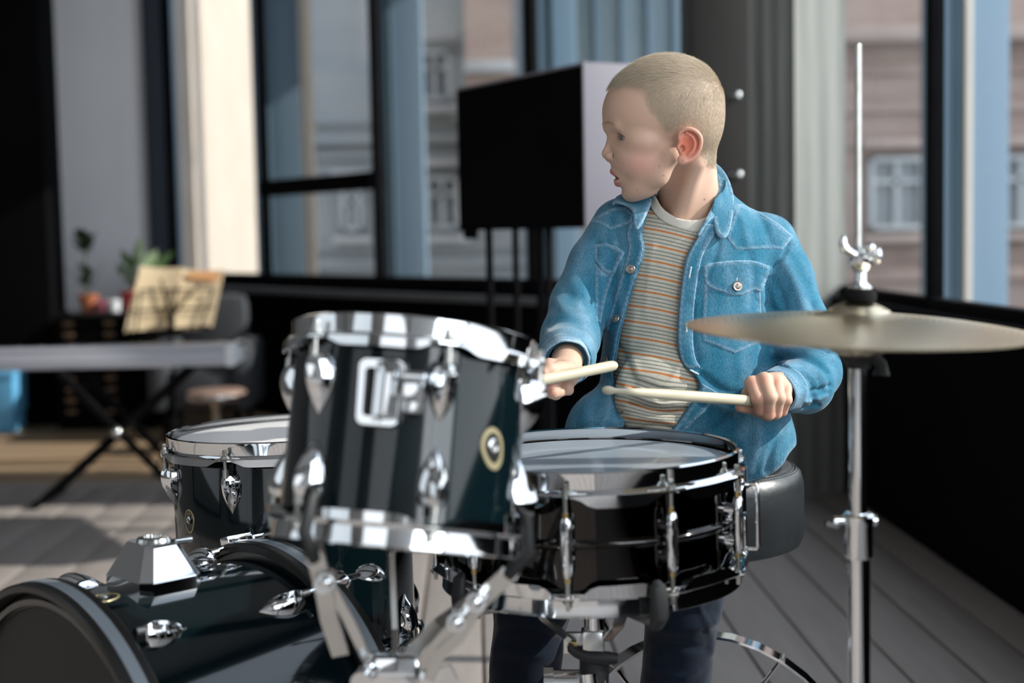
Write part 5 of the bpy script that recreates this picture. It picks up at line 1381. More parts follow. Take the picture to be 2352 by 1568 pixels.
nk = cpx(hV); col = mixc(col, (.25, .12, .09), .9 * np.exp(-(((nk - (1618, 458)) / 2.4) ** 2).sum(1)) * (hV[:, 2] < 2.12))
HAIRP = [(88, 49), (76, 47), (62, 49), (50, 42), (42, 38), (39, 14), (29, 5), (22, -5), (13, -18), (3, -16), (-8, -8), (-24, -10), (-37, -18), (-41, -34), (-42, -46), (-48, -60), (-60, -66), (-110, -70), (-120, 120), (110, 120), (110, 60)]
hp2 = smooth_poly(HAIRP, 2)
hd = poly_dist(q[:, :2], hp2)
hm = np.clip(.5 - hd / 7, 0, 1) * (np.abs(q[:, 2]) < 80) * (q[:, 1] > -70) * (1 - np.clip((np.abs(q[:, 2]) - 69) / 2, 0, 1) * (q[:, 1] < -5))
col = mixc(col, (.36, .28, .20), .85 * hm)
def handcol(V, knuckles):
    c = np.tile(SK * np.array((1.0, .99, .98)), (len(V), 1))
    for k in knuckles:
        c = mixc(c, (.66, .27, .20), .55 * np.exp(-((V - k) ** 2).sum(1) / .0075 ** 2))
    return c
rc = handcol(rV, [C3(*t) for t in ((1727, 880, 1.922), (1755, 872, 1.92), (1783, 878, 1.925), (1804, 892, 1.93), (1741, 916, 1.902), (1746, 943, 1.91), (1765, 953, 1.91), (1782, 950, 1.916), (1796, 944, 1.93), (1698, 935, 1.925))])
lc = handcol(lV, [C3(*t) for t in ((1262, 838, 1.88), (1252, 862, 1.855), (1262, 884, 1.84), (1256, 880, 1.85), (1268, 902, 1.845), (1306, 896, 1.89), (1302, 862, 1.87))])
Vs = [hV, rV, lV, cV]; Fs = [hF, rF, lF, cF]; off = 0; FF = []
for v, f in zip(Vs, Fs): FF.append(f + off); off += len(v)
VV = np.concatenate(Vs); FF = np.concatenate(FF); CC = np.concatenate([col, rc, lc, np.tile(SK, (len(cV), 1))])
skin = mat('skin', tuple(SK), .52, 0, .35, attr='tone', sss=.22, bump=(900, .12, .0004))
skin.node_tree.nodes['Principled BSDF'].inputs['Subsurface Scale'].default_value = .006
boy = np_mesh('person', VV, FF, skin, None, CC)
tag(boy, 'boy with cropped blond hair, blue denim jacket and striped shirt, playing drums, looking sideways', 'person')

# eyes
for s_ in (1, -1):
    c = hl(61.0, -26.5, 29 * s_)
    m = MB(); m.sphere((0, 0, 0), .0124, 40, 28)
    look = HF * .95 + HL * .28 - HU * .05; look /= np.linalg.norm(look)
    o = m.build('eyeball', None, boy); me = o.data
    ca = me.color_attributes.new('tone', 'FLOAT_COLOR', 'POINT')
    co_ = np.array([v.co for v in me.vertices]); nn = co_ / np.linalg.norm(co_, axis=1)[:, None]; cosv = nn @ look
    ang = np.degrees(np.arccos(np.clip(cosv, -1, 1)))
    cc = np.tile((.62, .58, .56), (len(nn), 1)).astype(float)
    cc[ang < 30] = (.10, .12, .13); cc[ang < 27] = (.17, .19, .195); cc[ang < 13] = (.01, .01, .012)
    ca.data.foreach_set('color', np.concatenate([cc, np.ones((len(cc), 1))], 1).astype(np.float32).ravel())
    wv = c2w(co_ + c); me.vertices.foreach_set('co', wv.astype(np.float32).ravel()); me.update()
    if s_ == 1: eye_m = mat('eye', (.8, .8, .8), .06, 0, .6, attr='tone', coat=1)
    me.materials.append(eye_m)
# upper teeth, just seen in the open mouth
m = MB()
for k in range(-3, 4):
    c = hl(73.0 - abs(k) * .8 - 2, -81.0, k * 4.6); m.box(c, (.0036, .0042, .0042), HR, bev=.0012)
m.v = [tuple(c2w(np.array(p))) for p in m.v]
tag(m.build('teeth', mat('tooth', (.75, .70, .62), .25), boy), kind='stuff')

# ---- hair: short strands
def curves(name, m, parent, roots, pts, rad):
    n, k, _ = pts.shape
    hc_ = bpy.data.hair_curves.new(name); hc_.add_curves([k] * n)
    hc_.points.foreach_set('position', pts.astype(np.float32).ravel())
    a = hc_.attributes.get('radius') or hc_.attributes.new('radius', 'FLOAT', 'POINT')
    rr = np.tile(np.linspace(1, .25, k), n) * rad; a.data.foreach_set('value', rr.astype(np.float32))
    o = bpy.data.objects.new(name, hc_); COL.objects.link(o); hc_.materials.append(m); o.parent = parent
    return o
def hair_mat(name, c1, c2, rough=.38):
    m = bpy.data.materials.new(name); m.use_nodes = True; n = m.node_tree; b = n.nodes['Principled BSDF']
    hi = n.nodes.new('ShaderNodeHairInfo'); mx = n.nodes.new('ShaderNodeMix'); mx.data_type = 'RGBA'
    n.links.new(hi.outputs['Random'], mx.inputs['Factor']); mx.inputs[6].default_value = (*c1, 1); mx.inputs[7].default_value = (*c2, 1)
    n.links.new(mx.outputs[2], b.inputs['Base Color']); b.inputs['Roughness'].default_value = rough; b.inputs['Specular IOR Level'].default_value = .6
    return m
N_ = vnormals(hV, hF)
w_ = hm * (hd < 2.5); tri = hF[(w_[hF].min(1) > .05)]
ar_ = np.linalg.norm(np.cross(hV[tri[:, 2]] - hV[tri[:, 0]], hV[tri[:, 3]] - hV[tri[:, 1]]), axis=1)
NS = 40000
pick = RNG.choice(len(tri), NS, p=ar_ / ar_.sum()); u = RNG.random((NS, 2))
c4_ = hV[tri[pick]]; n4_ = N_[tri[pick]]
wt = np.stack([(1 - u[:, 0]) * (1 - u[:, 1]), u[:, 0] * (1 - u[:, 1]), u[:, 0] * u[:, 1], (1 - u[:, 0]) * u[:, 1]], 1)[:, :, None]
rp_ = (c4_ * wt).sum(1); rn_ = (n4_ * wt).sum(1); rn_ /= np.linalg.norm(rn_, axis=1)[:, None]
qh = tohead(rp_); topw = np.clip((qh[:, 1] - 20) / 45, 0, 1); frontw = np.clip((qh[:, 0] - 20) / 60, 0, 1)
Ln = (.0042 + .0105 * topw ** 1.3 + .003 * frontw * topw) * RNG.uniform(.7, 1.15, NS)
# combing: forward and over the top, down and back on the sides
comb_l = np.stack([.55 + .8 * topw - .55 * (1 - topw) * (qh[:, 0] < 0) - .35 * (1 - topw), -.9 * (1 - topw) - .25 * topw * frontw + .05, .25 * np.sign(qh[:, 2]) * topw * 0 + .25 * topw], 1)
comb_l += RNG.normal(0, .22, comb_l.shape)
comb = comb_l @ HR.T
comb -= rn_ * (comb * rn_).sum(1)[:, None]; comb /= np.linalg.norm(comb, axis=1)[:, None] + 1e-9
lift = (.30 + .25 * RNG.random(NS))[:, None]
K_ = 5; pts = np.zeros((NS, K_, 3))
for i in range(K_):
    t = i / (K_ - 1); pts[:, i] = rp_ - rn_ * .0004 + Ln[:, None] * (comb * t * (1 - .0 * t) + rn_ * lift * t * (1 - .45 * t))
hairm = hair_mat('blond_hair', (.37, .29, .20), (.62, .53, .40))
ho = curves('hair', hairm, boy, None, c2w(pts), .000085); tag(ho, kind='stuff')
# wispy fringe
# brows and lashes
def strands(name, m, roots, dirs, L, rad, k=4, curl=None):
    n = len(roots); p = np.zeros((n, k, 3))
    for i in range(k):
        t = i / (k - 1); p[:, i] = roots + dirs * (L * t)[:, None] + (curl * (L * t * t)[:, None] if curl is not None else 0)
    return tag(curves(name, m, boy, None, c2w(p), rad), kind='stuff')
bvh = BVHTree.FromPolygons([tuple(v) for v in hV], [tuple(int(i) for i in f) for f in hF])
R_ = []; D_ = []
for s_ in (1, -1):
    for k in range(170):
        t = RNG.random(); a = 90 - 16 * t ** 1.5; b = -8.5 + 3.2 * math.sin(math.pi * min(t * .8 + .1, 1)) - 3.5 * max(0, t - .6) + RNG.normal(0, 1.3 * (1 - .6 * t)); c = (10 + 27 * t) * s_
        o_ = hl(130, b, c); hit = bvh.ray_cast(Vector(o_), Vector(-HF))
        if hit[0] is None: continue
        R_.append(np.array(hit[0])); D_.append((HL * s_ * .8 + HU * (.35 - .5 * t) + np.array(hit[1]) * .25) / 1.0)
R_ = np.array(R_); D_ = np.array(D_)
strands('eyebrows', hair_mat('brow_hair', (.42, .30, .20), (.52, .40, .28)), R_, D_, RNG.uniform(.003, .0055, len(R_)), .00007)
R_ = []; D_ = []
for s_ in (1, -1):
    for k in range(80):
        t = -1 + 2 * (k + RNG.random()) / 80; c = 29 + 11.4 * t; y = -26.5 - .3 + 1.2 * (1 - abs(t)) - .8 * t + 4.1 * math.sqrt(max(0, 1 - t * t)) ** 1.1
        rr2 = 13.2 ** 2 - (c - 29) ** 2 - (y + 26.5) ** 2; a = 61.0 + math.sqrt(max(rr2, 1))
        R_.append(hl(a - .3, y, c * s_)); d = HF * .9 + HU * (-.12 + RNG.normal(0, .13)) + HL * s_ * (.45 * t + RNG.normal(0, .15)); D_.append(d / np.linalg.norm(d))
R_ = np.array(R_); D_ = np.array(D_)
strands('eyelashes', hair_mat('lash_hair', (.10, .06, .04), (.16, .10, .07)), R_, D_, RNG.uniform(.0035, .0068, len(R_)), .00011, curl=np.tile(HU * .5, (len(R_), 1)))
# nails on the visible finger ends
# ================================================================== clothing
def noise3(V, sc, seed=0, oct=3):
    r = np.random.default_rng(seed); o = np.zeros(len(V)); a = 1.
    for k in range(oct):
        for _ in range(3):
            d = r.normal(size=3); d /= np.linalg.norm(d); o += a * np.sin(V @ d * sc * 2 ** k + r.uniform(0, 6.28) + .8 * np.sin(V @ np.roll(d, 1) * sc * 1.3 * 2 ** k))
        a *= .5
    return o / 5
def creases(V, N, L):
    """L: (polyline px, width px, height mm) acting on the side that faces the camera"""
    px = cpx(V); face = np.clip(-(N * (V / np.linalg.norm(V, axis=1)[:, None])).sum(1) * 2.2 + .1, 0, 1)
    h = np.zeros(len(V))
    for pl, w, a in L:
        pl = smooth_poly(pl, 2, closed=False); lo = pl.min(0) - 3.2 * w; hi = pl.max(0) + 3.2 * w
        m = ((px > lo) & (px < hi)).all(1)
        if not m.any(): continue
        d = poly_dist(px[m], pl, closed=False)
        # fade at both ends
        g = np.exp(-(d / w) ** 2); h[m] += a * g
    h = 8 * np.tanh(h / 8); return V + N * (h * face / 1000)[:, None]
def band_lookup(poly):
    return smooth_poly(poly, 2)
OPEN_L = [(1503, 440), (1496, 470), (1484, 505), (1474, 540), (1483, 567), (1470, 612), (1452, 670), (1434, 732), (1421, 782), (1417, 822), (1407, 849), (1412, 880), (1423, 911), (1436, 933), (1439, 960), (1428, 994), (1405, 1060), (1392, 1120)]
OPEN_R = [(1640, 455), (1630, 500), (1604, 540), (1577, 585), (1568, 630), (1561, 679), (1557, 732), (1555, 790), (1564, 835), (1586, 853), (1604, 871), (1608, 898), (1590, 920), (1564, 956), (1532, 1000), (1500, 1050), (1470, 1120)]
OL = smooth_poly(OPEN_L, 2, False); OR = smooth_poly(OPEN_R, 2, False)
OPEN = np.concatenate([[(1500, 380)], OL, OR[::-1], [(1650, 380)]])
def ppx(p): return np.stack([1176 + p[:, 0] / p[:, 2] * FPX, 784 - p[:, 1] / p[:, 2] * FPX], 1)
HEM = smooth_poly([(1250, 1040), (1300, 1065), (1400, 1090), (1500, 1128), (1640, 1122), (1722, 1108), (1762, 1094), (1796, 1070), (1812, 1040), (1840, 1010)], 2, False)
endR = ARM_R[-1]; dR = ARM_R[-1] - ARM_R[-2]; dR /= np.linalg.norm(dR)
endL = ARM_L[-1]; dL = ARM_L[-1] - ARM_L[-2]; dL /= np.linalg.norm(dL)
def f_jacket_outer(p):
    d = f_torso(p, 0.)
    d = smin(d, s_cap(p, C3(1580, 420, 2.12), C3(1583, 520, 2.145), .050, .062), .045)
    d = smin(d, s_chain(p, ARM_R, ARM_Rr, .012), .016)
    d = smin(d, s_chain(p, ARM_L, ARM_Lr, .012), .014)
    # shirt tails spreading over the hips
    d = smin(d, s_ell(p, C3(1378, 985, 2.10), (.050, .052, .055)), .03)
    d = smin(d, s_ell(p, C3(1740, 1015, 2.10), (.050, .062, .06)), .03)
    return d
def f_jacket(p):
    o = f_jacket_outer(p); th_j = .0052 + .006 * np.clip(f_torso(p, 0.) / .012, 0, 1); d = np.maximum(o, -(o + th_j)); m = np.abs(d) < .03
    if m.any():
        q = p[m]; x = ppx(q); sc = q[:, 2] / FPX
        xl = np.interp(x[:, 1], OL[:, 1], OL[:, 0]); xr = np.interp(x[:, 1], OR[:, 1], OR[:, 0])
        cut = np.maximum(np.maximum(xl - x[:, 0], x[:, 0] - xr) * sc, q[:, 2] - 2.125)
        hem = -(x[:, 1] - np.interp(x[:, 0], HEM[:, 0], HEM[:, 1])) * sc
        neck = s_cap(q, C3(1580, 330, 2.10), C3(1580, 462, 2.115), .056, .054)
        endR_ = endR - dR * .014; endL_ = endL - dL * .020
        e1 = np.where(((q - endR_) @ dR > 0) & (np.linalg.norm(q - endR, axis=1) < .07), -((q - endR_) @ dR), 1.)
        e2 = np.where(((q - endL_) @ dL > 0) & (np.linalg.norm(q - endL, axis=1) < .07), -((q - endL_) @ dL), 1.)
        c = np.minimum(np.minimum(cut, neck), np.minimum(hem, np.minimum(e1, e2)))
        d[m] = smax(d[m], -c, .002)
    return d
jV, jF = surface(f_jacket, (.03, -.27, 1.86), (.52, .24, 2.36), .0019)
jN = vnormals(jV, jF)
G = 1.0
CR = [ # sleeve on the right
 ([(1772, 790), (1800, 778), (1850, 786), (1900, 806)], 7, -4.5), ([(1776, 806), (1815, 798), (1868, 806), (1905, 824)], 8, 3.5), ([(1780, 826), (1822, 816), (1872, 828), (1900, 852)], 6, -4.5), ([(1800, 838), (1846, 836), (1880, 858), (1894, 888)], 7, 3.0),
 ([(1822, 852), (1856, 862), (1872, 890), (1868, 925)], 5, -3.5), ([(1836, 900), (1866, 900), (1905, 885)], 5, -3.0), ([(1832, 918), (1862, 922), (1896, 908)], 5, 2.5), ([(1830, 932), (1852, 938), (1880, 930)], 4, -2.2),
 ([(1778, 640), (1800, 690), (1812, 760)], 10, -2.2), ([(1800, 600), (1832, 660), (1850, 720)], 14, 2.5), ([(1868, 700), (1880, 745), (1905, 790)], 8, -2.5), ([(1766, 700), (1790, 722), (1835, 742)], 8, -2.8), ([(1770, 745), (1800, 755), (1850, 762)], 7, 2.2),
 ([(1812, 560), (1800, 585), (1775, 610)], 5, -2.0), ([(1762, 640), (1770, 700), (1772, 770)], 7, -4.0),
 # body on the right
 ([(1690, 480), (1712, 520), (1716, 560)], 9, 2.2), ([(1730, 470), (1752, 510), (1770, 556)], 9, -2.2), ([(1650, 560), (1640, 600), (1622, 640)], 8, -2.0), ([(1740, 690), (1748, 740), (1752, 790)], 7, -2.5), ([(1720, 580), (1730, 640), (1726, 700)], 10, -1.5),
 ([(1770, 800), (1740, 870), (1700, 930), (1660, 985)], 14, -3.5), ([(1768, 850), (1730, 930), (1700, 1000)], 14, 3.0), ([(1800, 985), (1772, 1030), (1762, 1080)], 9, -2.5), ([(1690, 960), (1650, 985), (1600, 1012), (1560, 1050)], 12, -4.0),
 ([(1610, 860), (1660, 900), (1700, 905)], 9, -2.6), ([(1600, 900), (1650, 930), (1690, 950)], 9, 2.4), ([(1590, 700), (1588, 760), (1600, 830)], 9, -1.6), ([(1740, 960), (1740, 1020), (1720, 1080)], 12, 2.5), ([(1650, 1000), (1680, 1050), (1690, 1100)], 12, -2),
 # left side
 ([(1372, 560), (1366, 640), (1374, 720), (1384, 790)], 7, -4.0), ([(1400, 640), (1392, 720), (1386, 800)], 8, -2.0), ([(1412, 560), (1432, 610), (1420, 690)], 9, 2.0), ([(1380, 850), (1378, 900), (1362, 950)], 9, -2.0), ([(1402, 880), (1398, 940), (1380, 990)], 9, 2.0),
 ([(1420, 860), (1408, 900), (1420, 960)], 7, -2.2), ([(1400, 500), (1420, 540), (1415, 580)], 7, -1.8), ([(1330, 985), (1370, 975), (1420, 985)], 8, -1.5),
 # sleeve on the left
 ([(1262, 748), (1290, 736), (1330, 742), (1358, 762)], 8, -3.0), ([(1262, 768), (1290, 758), (1330, 764), (1350, 782)], 9, 2.0), ([(1290, 650), (1310, 680), (1352, 700)], 10, -2.5),
 ([(1276, 690), (1304, 716), (1350, 728)], 9, 2.0), ([(1340, 560), (1330, 600), (1300, 650)], 14, 2.0), ([(1352, 640), (1362, 690), (1368, 740)], 7, -2.6), ([(1330, 700), (1350, 760), (1360, 800)], 7, 2.0), ([(1344, 800), (1352, 826), (1346, 850)], 5, -2.0),
]
def _fold(pl, w, a):
    x = np.mean([q[0] for q in pl])
    return (pl, w, a * 1.85) if x > 1765 else ((pl, w * 1.4, a * 1.25) if x < 1365 else (pl, w, a * 1.15))
CR = [_fold(*c_) for c_ in CR]
jV = creases(jV, jN, CR)
jV += jN * (noise3(jV, 55, 3) * .0011 + noise3(jV, 140, 5, 2) * .0003)[:, None]
jN = vnormals(jV, jF)
DN = np.array((.022, .150, .238)); DW = np.array((.34, .49, .62))
def tone(V, N=None, base=DN, wear=DW, extra=None, seed=1):
    st_ = noise3(V * np.array((1, .22, 1)), 210, seed + 3, 2)
    t = np.clip(.07 + .16 * noise3(V, 30, seed) + .09 * noise3(V, 120, seed + 1) + .10 * st_, 0, 1)
    if extra is not None: t = np.clip(t + extra, 0, 1)
    return base + (wear - base) * t[:, None]
# worn crests
px_ = cpx(jV); cw = np.zeros(len(jV))
for pl, w, a in CR:
    if a > 0:
        pl = smooth_poly(pl, 2, False); m = ((px_ > pl.min(0) - 2 * w) & (px_ < pl.max(0) + 2 * w)).all(1)
        if m.any(): cw[m] += .16 * np.exp(-(poly_dist(px_[m], pl, False) / w) ** 2)
hemd = np.abs(px_[:, 1] - np.interp(px_[:, 0], HEM[:, 0], HEM[:, 1])); cw += .25 * np.exp(-(hemd / 9) ** 2) * (.7 + .5 * np.sin(px_[:, 0] * .9))
def denim_mat(name, attr='tone', grain=.30, dark=1.0):
    m = bpy.data.materials.new(name); m.use_nodes = True; n = m.node_tree; b = n.nodes['Principled BSDF']
    a = n.nodes.new('ShaderNodeAttribute'); a.attribute_name = attr; t = n.nodes.new('ShaderNodeTexCoord')
    def nz(scale, det=3, mp=(1, 1, 1), rot=(0, 0, 0)):
        q = n.nodes.new('ShaderNodeMapping'); q.inputs['Scale'].default_value = mp; q.inputs['Rotation'].default_value = rot; x = n.nodes.new('ShaderNodeTexNoise'); x.inputs['Scale'].default_value = scale; x.inputs['Detail'].default_value = det
        n.links.new(t.outputs['Object'], q.inputs[0]); n.links.new(q.outputs[0], x.inputs['Vector']); return x
    f1 = nz(1250, 2); f2 = nz(900, 2, (1, 1, .25), (0, .5, 0)); ad = n.nodes.new('ShaderNodeMath'); ad.operation = 'ADD'
    n.links.new(f1.outputs['Fac'], ad.inputs[0]); n.links.new(f2.outputs['Fac'], ad.inputs[1])
    mr = n.nodes.new('ShaderNodeMapRange'); mr.inputs['From Min'].default_value = .75; mr.inputs['From Max'].default_value = 1.25; mr.inputs['To Min'].default_value = 1 - grain * 1.3; mr.inputs['To Max'].default_value = 1 + grain * 1.5
    n.links.new(ad.outputs[0], mr.inputs['Value']); vm = n.nodes.new('ShaderNodeVectorMath'); vm.operation = 'SCALE'
    n.links.new(a.outputs['Color'], vm.inputs[0]); n.links.new(mr.outputs[0], vm.inputs['Scale']); n.links.new(vm.outputs[0], b.inputs['Base Color'])
    bp = n.nodes.new('ShaderNodeBump'); bp.inputs['Strength'].default_value = .35; bp.inputs['Distance'].default_value = .0006; n.links.new(ad.outputs[0], bp.inputs['Height']); n.links.new(bp.outputs[0], b.inputs['Normal'])
    b.inputs['Roughness'].default_value = .82; b.inputs['Specular IOR Level'].default_value = .22; b.inputs['Sheen Weight'].default_value = .25; b.inputs['Sheen Roughness'].default_value = .4
    return m
DEN = denim_mat('blue_denim')
jk = np_mesh('denim_jacket', jV, jF, DEN, boy, tone(jV, extra=cw)); jk['label'] = 'open light blue denim jacket'

# ---- t-shirt
TS_TOP = smooth_poly([(1480, 400), (1500, 430), (1506, 450), (1520, 477), (1550, 498), (1577, 505), (1610, 504), (1632, 490), (1655, 460), (1670, 400)], 2, False)
def f_shirt_outer(p):
    d = f_torso(p, -.013)
    d = smin(d, s_cap(p, C3(1582, 470, 2.115), C3(1583, 560, 2.14), .0485, .058), .035)
    # belly of loose cloth above the lap
    d = smin(d, s_ell(p, C3(1500, 905, 2.055), (.055, .060, .024)), .03)
    return d
def f_shirt(p):
    o = f_shirt_outer(p); d = np.maximum(o, -(o + .0042)); m = np.abs(d) < .03
    if m.any():
        q = p[m]; x = ppx(q); sc = q[:, 2] / FPX
        top = (np.interp(x[:, 0], TS_TOP[:, 0], TS_TOP[:, 1]) - x[:, 1]) * sc
        top = np.where(q[:, 2] > 2.13, (q[:, 1] - C3(1580, 455, 2.13)[1]), top)
        bot = (x[:, 1] - 1075) * sc
        d[m] = smax(d[m], np.maximum(top, bot), .0015)
    return d
tV, tF = surface(f_shirt, (.06, -.20, 1.93), (.46, .24, 2.32), .0020)
tN = vnormals(tV, tF)
TC = [([(1500, 560), (1490, 640), (1482, 720)], 9, 1.3), ([(1540, 600), (1535, 700), (1530, 800)], 12, -1.5), ([(1440, 860), (1480, 885), (1540, 905), (1600, 900)], 8, -3.5), ([(1436, 890), (1476, 915), (1530, 928), (1590, 924)], 8, 3.5), ([(1446, 930), (1490, 940), (1545, 952), (1580, 940)], 6, -4.0), ([(1450, 958), (1500, 962), (1550, 972)], 7, 2.5),
 ([(1424, 800), (1450, 850), (1462, 900)], 8, -2.5), ([(1500, 905), (1520, 925), (1560, 915)], 5, -2.5), ([(1560, 840), (1540, 880), (1500, 900)], 9, 2.0), ([(1460, 720), (1446, 790), (1460, 850)], 10, 1.5), ([(1560, 700), (1550, 780), (1565, 850)], 9, 1.5), ([(1470, 985), (1510, 975), (1550, 985)], 6, -2.5)]
tV = creases(tV, tN, TC); tV += tN * (noise3(tV, 60, 11) * .0008)[:, None]
tp = cpx(tV)
sag = 17 * np.sin(np.clip((tp[:, 1] - 860) / 120, 0, 1) * np.pi) * np.exp(-((tp[:, 0] - 1510) / 50) ** 2)
sv = (tp[:, 1] - (.205 - .08 * np.clip((tp[:, 1] - 800) / 200, 0, 1)) * (tp[:, 0] - 1500) - sag - 527 + 2.0 * np.sin(tp[:, 0] * .03)) / 36.4
back = tV[:, 2] > 2.15; sv = np.where(back, -(tV[:, 1]) / .0235, sv)
def stripe_mat():
    m = mat('striped_jersey', (.60, .56, .47), .85, 0, .15, bump=(900, .25, .0004)); n = m.node_tree; b = n.nodes['Principled BSDF']
    a = n.nodes.new('ShaderNodeAttribute'); a.attribute_name = 'stripe'; fr = n.nodes.new('ShaderNodeMath'); fr.operation = 'FRACT'; n.links.new(a.outputs['Fac'], fr.inputs[0])
    r = n.nodes.new('ShaderNodeValToRGB'); r.color_ramp.interpolation = 'LINEAR'; E = r.color_ramp.elements
    cream = (.56, .52, .43, 1); org = (.56, .18, .05, 1); gry = (.25, .255, .215, 1)
    E[0].position = 0; E[0].color = org; E[1].position = .999; E[1].color = cream
    for pos, c in ((.09, org), (.11, cream), (.275, cream), (.295, gry), (.36, gry), (.38, cream), (.515, cream), (.535, gry), (.60, gry), (.62, cream), (.745, cream), (.765, gry), (.83, gry), (.85, cream), (.975, cream), (.99, org)):
        e = E.new(pos); e.color = c
    n.links.new(fr.outputs[0], r.inputs[0])
    t = n.nodes.new('ShaderNodeTexCoord'); x = n.nodes.new('ShaderNodeTexNoise'); x.inputs['Scale'].default_value = 500; n.links.new(t.outputs['Object'], x.inputs['Vector'])
    mr = n.nodes.new('ShaderNodeMapRange'); mr.inputs['From Min'].default_value = .3; mr.inputs['From Max'].default_value = .7; mr.inputs['To Min'].default_value = .88; mr.inputs['To Max'].default_value = 1.1; n.links.new(x.outputs['Fac'], mr.inputs['Value'])
    vm = n.nodes.new('ShaderNodeVectorMath'); vm.operation = 'SCALE'; n.links.new(r.outputs[0], vm.inputs[0]); n.links.new(mr.outputs[0], vm.inputs['Scale']); n.links.new(vm.outputs[0], b.inputs['Base Color'])
    return m
ts = np_mesh('t_shirt', tV, tF, stripe_mat(), boy, extra={'stripe': sv}); ts['label'] = 'cream shirt with orange and grey stripes'

# ---- jeans and shoes
def f_jeans(p):
    o = f_legs(p, .0); d = o
    lo = None
    w = p @ UPV.astype(p.dtype) + (EYE)      # world height
    return smax(d, -(w - .105), .006)
pV, pF = surface(f_jeans, (-.14, -.90, 1.80), (.50, -.08, 2.42), .0032)
pN = vnormals(pV, pF)
PC = [([(1480, 1400), (1540, 1420), (1640, 1400)], 12, -3), ([(1490, 1440), (1560, 1450), (1640, 1430)], 12, 3), ([(1470, 1500), (1530, 1480), (1620, 1490)], 10, -3), ([(1130, 1450), (1200, 1440), (1280, 1470)], 12, -2.5), ([(1140, 1490), (1200, 1500), (1270, 1510)], 12, 2.5), ([(1600, 1380), (1630, 1440), (1640, 1500)], 8, 2.5), ([(1150, 1400), (1140, 1470), (1125, 1540)], 9, 2), ([(1500, 1530), (1560, 1560), (1600, 1540)], 9, 2)]
pV = creases(pV, pN, PC); pV += pN * (noise3(pV, 45, 21) * .0018)[:, None]
jn = np_mesh('jeans', pV, pF, denim_mat('navy_denim', grain=.25), boy, tone(pV, base=np.array((.002, .006, .016)), wear=np.array((.004, .028, .058)), seed=5)); jn['label'] = 'dark navy jeans'
for a in (ankR, ankL):
    b0 = a - UPV * .048 - TOE * .025
    def f_shoe(p, b0=b0):
        d = smin(s_cap(p, b0, b0 + TOE * .13 - UPV * .004, .034, .030), s_cap(p, b0 + UPV * .045, b0, .036, .036), .02)
        w = p @ UPV.astype(p.dtype) + EYE
        d = smax(d, w - .125, .004)
        return smax(d, -(w - .012), .006)
    sV, sF = surface(f_shoe, b0 - .16, b0 + .17, .0042)
    so = np_mesh('shoe', sV, sF, mat('white_trainer', (.55, .56, .58), .6, noise=(30, .3, (.48, .49, .50))), boy)

# ---- patches laid over a surface through the picture outline, with real thickness
class Surf:
    def __init__(s, V, F): s.b = BVHTree.FromPolygons([tuple(v) for v in V], [tuple(int(i) for i in f) for f in F])
    def hit(s, px, py):
        d = Vector(((px - 1176) / FPX, -(py - 784) / FPX, 1)).normalized(); h = s.b.ray_cast(Vector((0, 0, 0)), d, 4)
        if h[0] is None: return None
        n = np.array(h[1]); 
        if n @ np.array(d) > 0: n = -n
        return np.array(h[0]), n
jkeep = (jV[jF].mean(1)[:, 2] < 2.25)
SJ = Surf(jV, jF[jkeep]); 
STITCH = MB(); STITCH2 = MB()
def rbf_depth(ctrl):
    c = np.array(ctrl, float); A = np.linalg.norm(c[:, None, :2] - c[None, :, :2], axis=2); n = len(c)
    Pm = np.concatenate([np.ones((n, 1)), c[:, :2]], 1); Mx = np.block([[A, Pm], [Pm.T, np.zeros((3, 3))]]); w = np.linalg.solve(Mx, np.concatenate([c[:, 2], np.zeros(3)]))
    return lambda x, y: float(w[:n] @ np.hypot(c[:, 0] - x, c[:, 1] - y) + w[n] + w[n + 1] * x + w[n + 2] * y)
